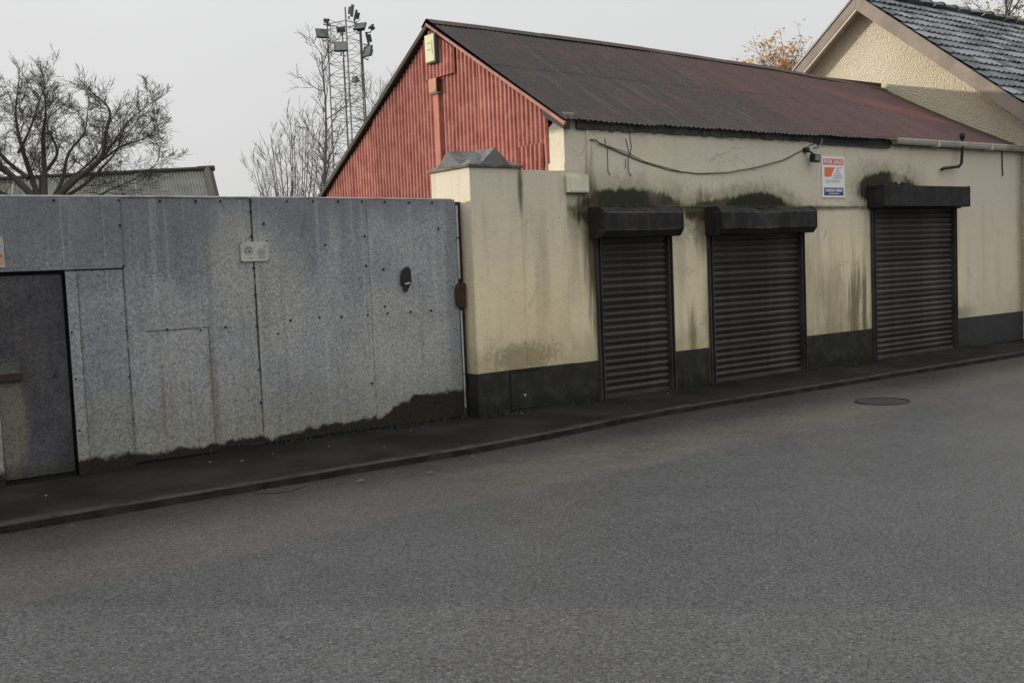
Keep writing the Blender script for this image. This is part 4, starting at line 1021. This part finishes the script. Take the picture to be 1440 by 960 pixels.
# ------------------------------------------------------------------ trees
class Tree:
    def __init__(s, seed, rmin=0.006, wob=0.15, kids=(4, 6)):
        s.r = random.Random(seed); s.m = MB(); s.tips = []; s.rmin = rmin; s.wob = wob; s.kids = kids
    def limb(s, pts, r0, r1, k=6):
        n = len(pts); s.m.tube(pts, [r0+(r1-r0)*i/(n-1) for i in range(n)], k, cap=False)
    def twig(s, p, d, L, r, lvl, upb=0.25, spread=0.8):
        n = 4 if lvl > 0 else 3; pts = [p.copy()]; rr = s.r; q = p.copy(); d = d.normalized()
        for i in range(n):
            d = (d+Vector((rr.gauss(0, s.wob), rr.gauss(0, s.wob), rr.gauss(0, s.wob*0.8)+upb*0.3))).normalized()
            q = q+d*(L/n); pts.append(q.copy())
        rad = [max(s.rmin, r*(1-0.75*i/n)) for i in range(n+1)]
        s.m.tube(pts, rad, 5 if r > 0.03 else 3, cap=False); s.tips.append(q.copy())
        if lvl > 0:
            k = rr.randint(*s.kids)
            for _ in range(k):
                t = rr.uniform(0.25, 1.0); i = min(int(t*n), n-1); P = pts[i].lerp(pts[i+1], t*n-i)
                ax = Vector((rr.gauss(0, 1), rr.gauss(0, 1), rr.gauss(0, 0.8)))
                nd = (pts[i+1]-pts[i]).normalized()*0.75+ax.normalized()*spread
                s.twig(P, nd, L*rr.uniform(0.42, 0.68), max(s.rmin, r*0.5), lvl-1, upb, spread)
    def along(s, pts, n, L, r, lvl, t0=0.3, upb=0.3, spread=0.8):
        rr = s.r; k = len(pts)-1
        for a in range(n):
            t = t0+(1-t0)*(a+rr.random())/n; t = min(t, 0.999); i = int(t*k); P = Vector(pts[i]).lerp(Vector(pts[i+1]), t*k-i)
            d = (Vector(pts[i+1])-Vector(pts[i])).normalized()
            ax = Vector((rr.gauss(0, 1), rr.gauss(0, 1), rr.gauss(0, 0.6))).normalized()
            s.twig(P, d*0.7+ax*spread, L*rr.uniform(0.7, 1.2)*(1.15-0.5*t), r*(1.2-0.7*t), lvl, upb, spread)
def smooth_path(pts, n=3):
    out = []
    P = [Vector(p) for p in pts]
    for i in range(len(P)-1):
        p0, p1, p2, p3 = P[max(i-1, 0)], P[i], P[i+1], P[min(i+2, len(P)-1)]
        for j in range(n):
            t = j/n
            out.append(0.5*((2*p1)+(p2-p0)*t+(2*p0-5*p1+4*p2-p3)*t*t+(3*p1-p0-3*p2+p3)*t**3))
    out.append(P[-1]); return out

def big_tree():
    t = thing('bare_tree', (6.14, 25.61, 0), 'broad bare dark tree with many spreading limbs behind the left gate', 'tree')
    B = Vector((6.14, 25.61, 0)); T = Tree(4, rmin=0.0036, wob=0.09, kids=(4, 7))
    # limb skeleton as (sideways, depth, height) in metres from the trunk foot
    tr = Tree(9); trunk = smooth_path([B, B+UP*1.6, B+UP*2.7+LAT*0.03, B+UP*3.45]); tr.limb(trunk, 0.34, 0.17, 9); tr.m.build('trunk', 'oak_bark', t, smooth=True)
    limbs = [
     ([(0, 3.3), (-0.45, 4.1), (-0.95, 4.7), (-1.5, 5.4), (-1.9, 6.1)], 0.20, -0.6),
     ([(-0.05, 3.4), (-0.35, 4.3), (-0.55, 5.2), (-0.62, 6.0), (-0.60, 6.7)], 0.17, 0.5),
     ([(0.03, 3.5), (0.02, 4.4), (0.15, 5.3), (0.25, 5.9), (0.4, 6.4)], 0.16, -0.3),
     ([(-0.5, 4.9), (-0.25, 5.6), (-0.02, 6.3), (0.12, 7.0)], 0.07, 0.2),
     ([(0.06, 3.4), (0.32, 4.1), (0.42, 4.9), (0.62, 5.5), (0.75, 6.2)], 0.12, 0.9),
     ([(0.1, 3.4), (0.75, 4.05), (1.32, 4.62), (1.52, 5.3), (1.60, 5.9), (1.42, 6.35)], 0.17, -0.5),
     ([(1.3, 4.6), (1.65, 5.2), (1.9, 5.8), (2.25, 6.25)], 0.07, 0.3),
     ([(1.36, 4.65), (1.85, 4.95), (2.35, 5.15), (2.6, 5.4)], 0.055, -0.6),
     ([(0.9, 3.5), (1.4, 3.75), (2.05, 3.98), (2.5, 4.35), (2.78, 4.9)], 0.05, -0.8),
     ([(0.1, 3.5), (0.5, 4.15), (0.75, 4.6), (0.95, 5.1), (0.92, 5.9)], 0.09, 1.1),
     ([(-0.1, 3.3), (-0.9, 3.8), (-1.8, 4.2), (-2.8, 4.9)], 0.16, 0.4),
     ([(-0.3, 4.2), (-1.0, 4.9), (-1.3, 5.8), (-1.35, 6.6)], 0.12, 0.9),
     ([(0.0, 3.4), (-0.2, 4.2), (-0.1, 5.0), (-0.25, 5.9), (-0.1, 6.5)], 0.13, 1.6),
     ([(0.05, 3.4), (0.5, 3.9), (0.9, 4.4), (1.15, 5.1), (1.2, 5.7)], 0.11, 1.7),
    ]
    for pts, r0, dep in limbs:
        n = len(pts)
        P = smooth_path([B+LAT*(a*1.06+T.r.gauss(0, 0.05)*(i > 0))+UP*(3.3+(z-3.3)*0.80)+DEP*(dep*i/(n-1)+T.r.gauss(0, 0.08)) for i, (a, z) in enumerate(pts)], 4)
        T.limb(P, r0*0.47, r0*0.06, 7)
        T.along(P, int(12+r0*55), 0.66, max(0.009, r0*0.085), 2, 0.2, 0.3, 0.85)
        T.along(P, int(8+r0*50), 0.5, 0.007, 1, 0.15, 0.2, 0.95)
        T.twig(P[-1], P[-1]-P[-3], 0.5, r0*0.09, 2, 0.3, 0.55)
    T.m.build('crown', 'oak_bark', t, smooth=True)
big_tree()

def slim_tree(name, base, h, label, seed, r0, bend, nbr, L, mat='grey_bark', lvl=2, t0=0.3, leaf=None, nleaf=0, up=0.45, rmin=0.006):
    B = Vector(base); t = thing(name, base, label, 'tree'); T = Tree(seed, rmin=rmin, wob=0.11); tr = Tree(seed+1)
    P = smooth_path([B+UP*h*i/6+LAT*(bend*math.sin(i*0.9)*0.4) + DEP*(0.1*math.sin(i*1.7)) for i in range(7)], 3)
    tr.limb(P, r0, 0.012, 7); tr.m.build('trunk', mat, t, smooth=True)
    T.along(P, nbr, L, r0*0.35, lvl, t0, up, 0.65)
    T.m.build('crown', mat, t, smooth=True)
    return t, T
def leaves(t, T, mat, n, size, name, seed, filt=None):
    r = random.Random(seed); m = MB(); tips = [p for p in T.tips if not filt or filt(p)]
    for i in range(n):
        c = r.choice(tips)+Vector((r.gauss(0, 0.10), r.gauss(0, 0.10), r.gauss(0, 0.09)))
        a = Vector((r.gauss(0, 1), r.gauss(0, 1), r.gauss(0, 1))).normalized(); b = a.orthogonal().normalized(); s = size*r.uniform(0.6, 1.3)
        m.add([c-a*s, c+b*s*0.45, c+a*s, c-b*s*0.45], [(0, 1, 2, 3)])
    m.build(name, mat, t, kind='stuff', fix=False)
slim_tree('bare_tree', (14.0, 27.2, 0), 7.7, 'slim tall bare tree in front of the floodlight mast', 21, 0.085, -0.25, 26, 1.2, t0=0.35, up=0.4, rmin=0.0045)
slim_tree('bare_tree', (15.35, 26.3, 0), 6.3, 'thin bare tree rising just behind the left slope of the red gable', 33, 0.06, 0.2, 24, 1.25, t0=0.35, up=0.35, rmin=0.0045)
def shrub():
    base = (11.5, 24.3, 0); B = Vector(base); t = thing('bare_shrub', base, 'low bare multi-stemmed shrub above the middle of the gate', 'shrub'); T = Tree(71, rmin=0.0042, wob=0.08); tr = Tree(72)
    for i in range(20):
        a = (i/19-0.5)*2; dep = math.sin(i*2.4)*0.7
        top = B+LAT*(a*1.05+0.2)+DEP*dep+UP*(5.35-1.0*abs(a-0.1)**1.5-0.35*((i*7) % 5)/4)
        P = smooth_path([B+LAT*a*0.15, B+LAT*a*0.5+DEP*dep*0.4+UP*2.2, (B+LAT*a*0.5+DEP*dep*0.4+UP*2.2).lerp(top, 0.55)+LAT*0.05, top], 3)
        tr.limb(P, 0.026, 0.0055, 4); T.along(P, 7, 0.7, 0.0075, 1, 0.45, 0.5, 0.5)
    tr.m.build('stems', 'grey_bark', t, smooth=True); T.m.build('crown', 'grey_bark', t, smooth=True)
shrub()
def autumn():
    t, T = slim_tree('autumn_tree', (26.25, 21.2, 0), 6.1, 'tree with some orange autumn leaves left, between the shop ridge and the yellow house', 51, 0.13, 0.3, 48, 2.3, t0=0.45, up=0.25, lvl=2)
    c = Vector((26.25, 21.2, 0))
    leaves(t, T, 'autumn_leaf', 5200, 0.085, 'leaves', 3, lambda p: (p-c).dot(LAT) < 0.6)
    leaves(t, T, 'dull_leaf', 1600, 0.06, 'leaves', 4)
    t, T = slim_tree('leafy_tree', (33.9, 18.1, 0), 10.0, 'sparse dull green tree top above the tiled roof at the right edge', 61, 0.16, 0.3, 30, 1.6, t0=0.45, up=0.4, lvl=2)
    leaves(t, T, 'dull_leaf', 2600, 0.075, 'leaves', 5)
autumn()

# ------------------------------------------------------------------ floodlight mast
def mast():
    C0 = Vector((24.65, 45.2, 0)); t = thing('floodlight_mast', tuple(C0), 'lattice steel floodlight mast rising behind the red gable', 'mast')
    legs = []
    tops = (13.25, 13.75, 13.2, 13.1)
    for k, a in enumerate((195, 285, 15, 105)):
        d = LAT*0.78*math.cos(R(a))+DEP*0.78*math.sin(R(a)); legs.append(d)
        m = MB(); m.tube([C0+d*1.12, C0+d+UP*tops[k]], 0.039, 5); m.build('leg', 'tower_steel', t)
    m = MB(); z = 3.0; f = 0
    while z < 13.1:
        for k in range(4):
            a, b = legs[k], legs[(k+1) % 4]
            m.tube([C0+a+UP*z, C0+b+UP*z], 0.013, 4, False)
            if f % 2 == 0: m.tube([C0+a+UP*z, C0+b+UP*(z+0.52)], 0.012, 4, False)
            else: m.tube([C0+b+UP*z, C0+a+UP*(z+0.52)], 0.012, 4, False)
            if f % 3 == 0: m.tube([C0+a+UP*z, C0+b*-1.0+UP*z], 0.010, 4, False)
        z += 0.52; f += 1
    m.build('bracing', 'tower_steel', t)
    m = MB()
    for k in range(4): m.tube([C0+legs[k]+UP*13.15, C0+legs[(k+1) % 4]+UP*13.15], 0.022, 4)
    m.build('top_ring', 'tower_steel', t)
    m = MB(); m.tube([C0+legs[2]*0.8+LAT*0.1, C0+legs[2]*0.8+LAT*0.1+UP*13.1], 0.035, 5); m.tube([C0-LAT*0.12, C0-LAT*0.12+UP*11.6], 0.03, 5); m.build('riser_pipe', 'tower_steel', t)
    def lamp(px, dep, z, w, h, tilt, yaw, name='floodlight'):
        w *= 1.2; h *= 1.2
        c = C0+LAT*px+DEP*dep+UP*z
        rot = Matrix.Rotation(yaw, 4, 'Z') @ Matrix.Rotation(tilt, 4, 'X')
        base = Matrix((LAT, DEP, UP)).transposed().to_4x4()
        def X(v): return c+(base @ rot @ Vector(v))
        b = MB(); b.box(-w/2, w/2, -0.10, 0.0, -h/2, h/2); b.box(-w*0.32, w*0.32, 0.0, 0.14, -h*0.3, h*0.3)
        b.v = [tuple(X(v)) for v in b.v]; o = b.build(name, 'lamp_housing', t, bevel=0.012)
        b = MB(); b.box(-w/2+0.03, w/2-0.03, -0.106, -0.1005, -h/2+0.03, h/2-0.03); b.v = [tuple(X(v)) for v in b.v]; b.build('lens', 'lamp_glass', o)
        b = MB(); b.tube([X((0, 0.05, -h/2)), X((0, 0.10, -h/2-0.12)), c-LAT*px*0.25+UP*-0.25], 0.03, 5); b.build('yoke', 'lamp_housing', o)
    lamp(-1.04, -0.1, 12.72, 0.50, 0.40, R(-25), R(28))
    lamp(-0.08, -0.85, 11.92, 0.52, 0.46, R(-32), R(4))
    lamp(0.80, -0.3, 12.92, 0.50, 0.32, R(-35), R(-22))
    lamp(1.06, 0.1, 11.86, 0.44, 0.44, R(-18), R(-38))
    lamp(1.08, 0.3, 12.52, 0.13, 0.50, R(10), R(-80))
    lamp(0.40, -0.2, 13.72, 0.13, 0.46, R(10), R(70)); lamp(0.60, 0.1, 13.55, 0.12, 0.42, R(-15), R(-80))
    lamp(1.25, 0.4, 13.05, 0.30, 0.16, R(-40), R(-60)); lamp(-0.26, 0.6, 13.05, 0.34, 0.22, R(-20), R(170)); lamp(0.34, 0.5, 10.65, 0.22, 0.24, R(-10), R(-30)); lamp(-0.78, -0.2, 13.3, 0.22, 0.16, R(20), R(120))
mast()

# ------------------------------------------------------------------ litter and weeds
def litter():
    r = random.Random(17); m = MB()
    for i in range(110):
        x = r.uniform(1.0, 17); e = kerb_y(x)
        if r.random() < 0.5: y = e-abs(r.gauss(0, 0.22))-0.03; z = 0.006-0.008*sstep(y, 6.8, 7.4)
        else: y = r.uniform(e+0.12, 8.84); z = 0.112
        s = r.uniform(0.006, 0.016); a = r.uniform(0, 6.28)
        if r.random() < 0.04: s = 0.026
        p = [(x+s*math.cos(a+q)*(1.0 if j % 2 else 0.55), y+s*math.sin(a+q)*(1.0 if j % 2 else 0.55), z+r.uniform(0, 0.008)) for j, q in enumerate((0, 1.57, 3.14, 4.71))]
        m.add(p, [(0, 1, 2, 3)])
    for x, y in ((8.62, 5.95), (4.5, 7.2), (3.95, 7.35)):
        s = 0.03; m.add([(x-s*1.6, y, 0.01), (x, y-s*0.5, 0.014), (x+s*1.4, y+0.01, 0.012), (x, y+s*0.5, 0.02)], [(0, 1, 2, 3)])
    m.build('leaf_litter', 'litter_leaf', kind='stuff', fix=False, label='small dead leaves and grit scattered along the kerb and pavement', cat='litter')
    m = MB()
    for i in range(420):
        k = r.random()
        if k < 0.45: x, y = r.choice((6.25, 6.6, 6.62, 7.4, 7.6, 11.5, 12.2, 12.7, 9.2, 15.2))+r.gauss(0, 0.12), Y-0.02
        elif k < 0.8: x, y = r.uniform(3.9, 6.1), 9.0
        else: x, y = r.uniform(2.3, 16.5), (Y-0.02)
        if x < 6.15: y = 9.0
        elif any(d[0] < x < d[1] for d in DOORS): continue
        h = r.uniform(0.02, 0.06); a = r.uniform(0, 6.28); s = 0.007; l = r.gauss(0, 0.02)
        y -= abs(r.gauss(0, 0.02)); m.add([(x-s*math.cos(a), y-s*math.sin(a), 0.098), (x+s*math.cos(a), y+s*math.sin(a), 0.098), (x+l, y-abs(r.gauss(0, 0.02)), 0.098+h)], [(0, 1, 2)])
    m.build('weeds', 'weed_green', kind='stuff', fix=False, label='thin weeds growing where the pavement meets the wall', cat='weeds')
litter()
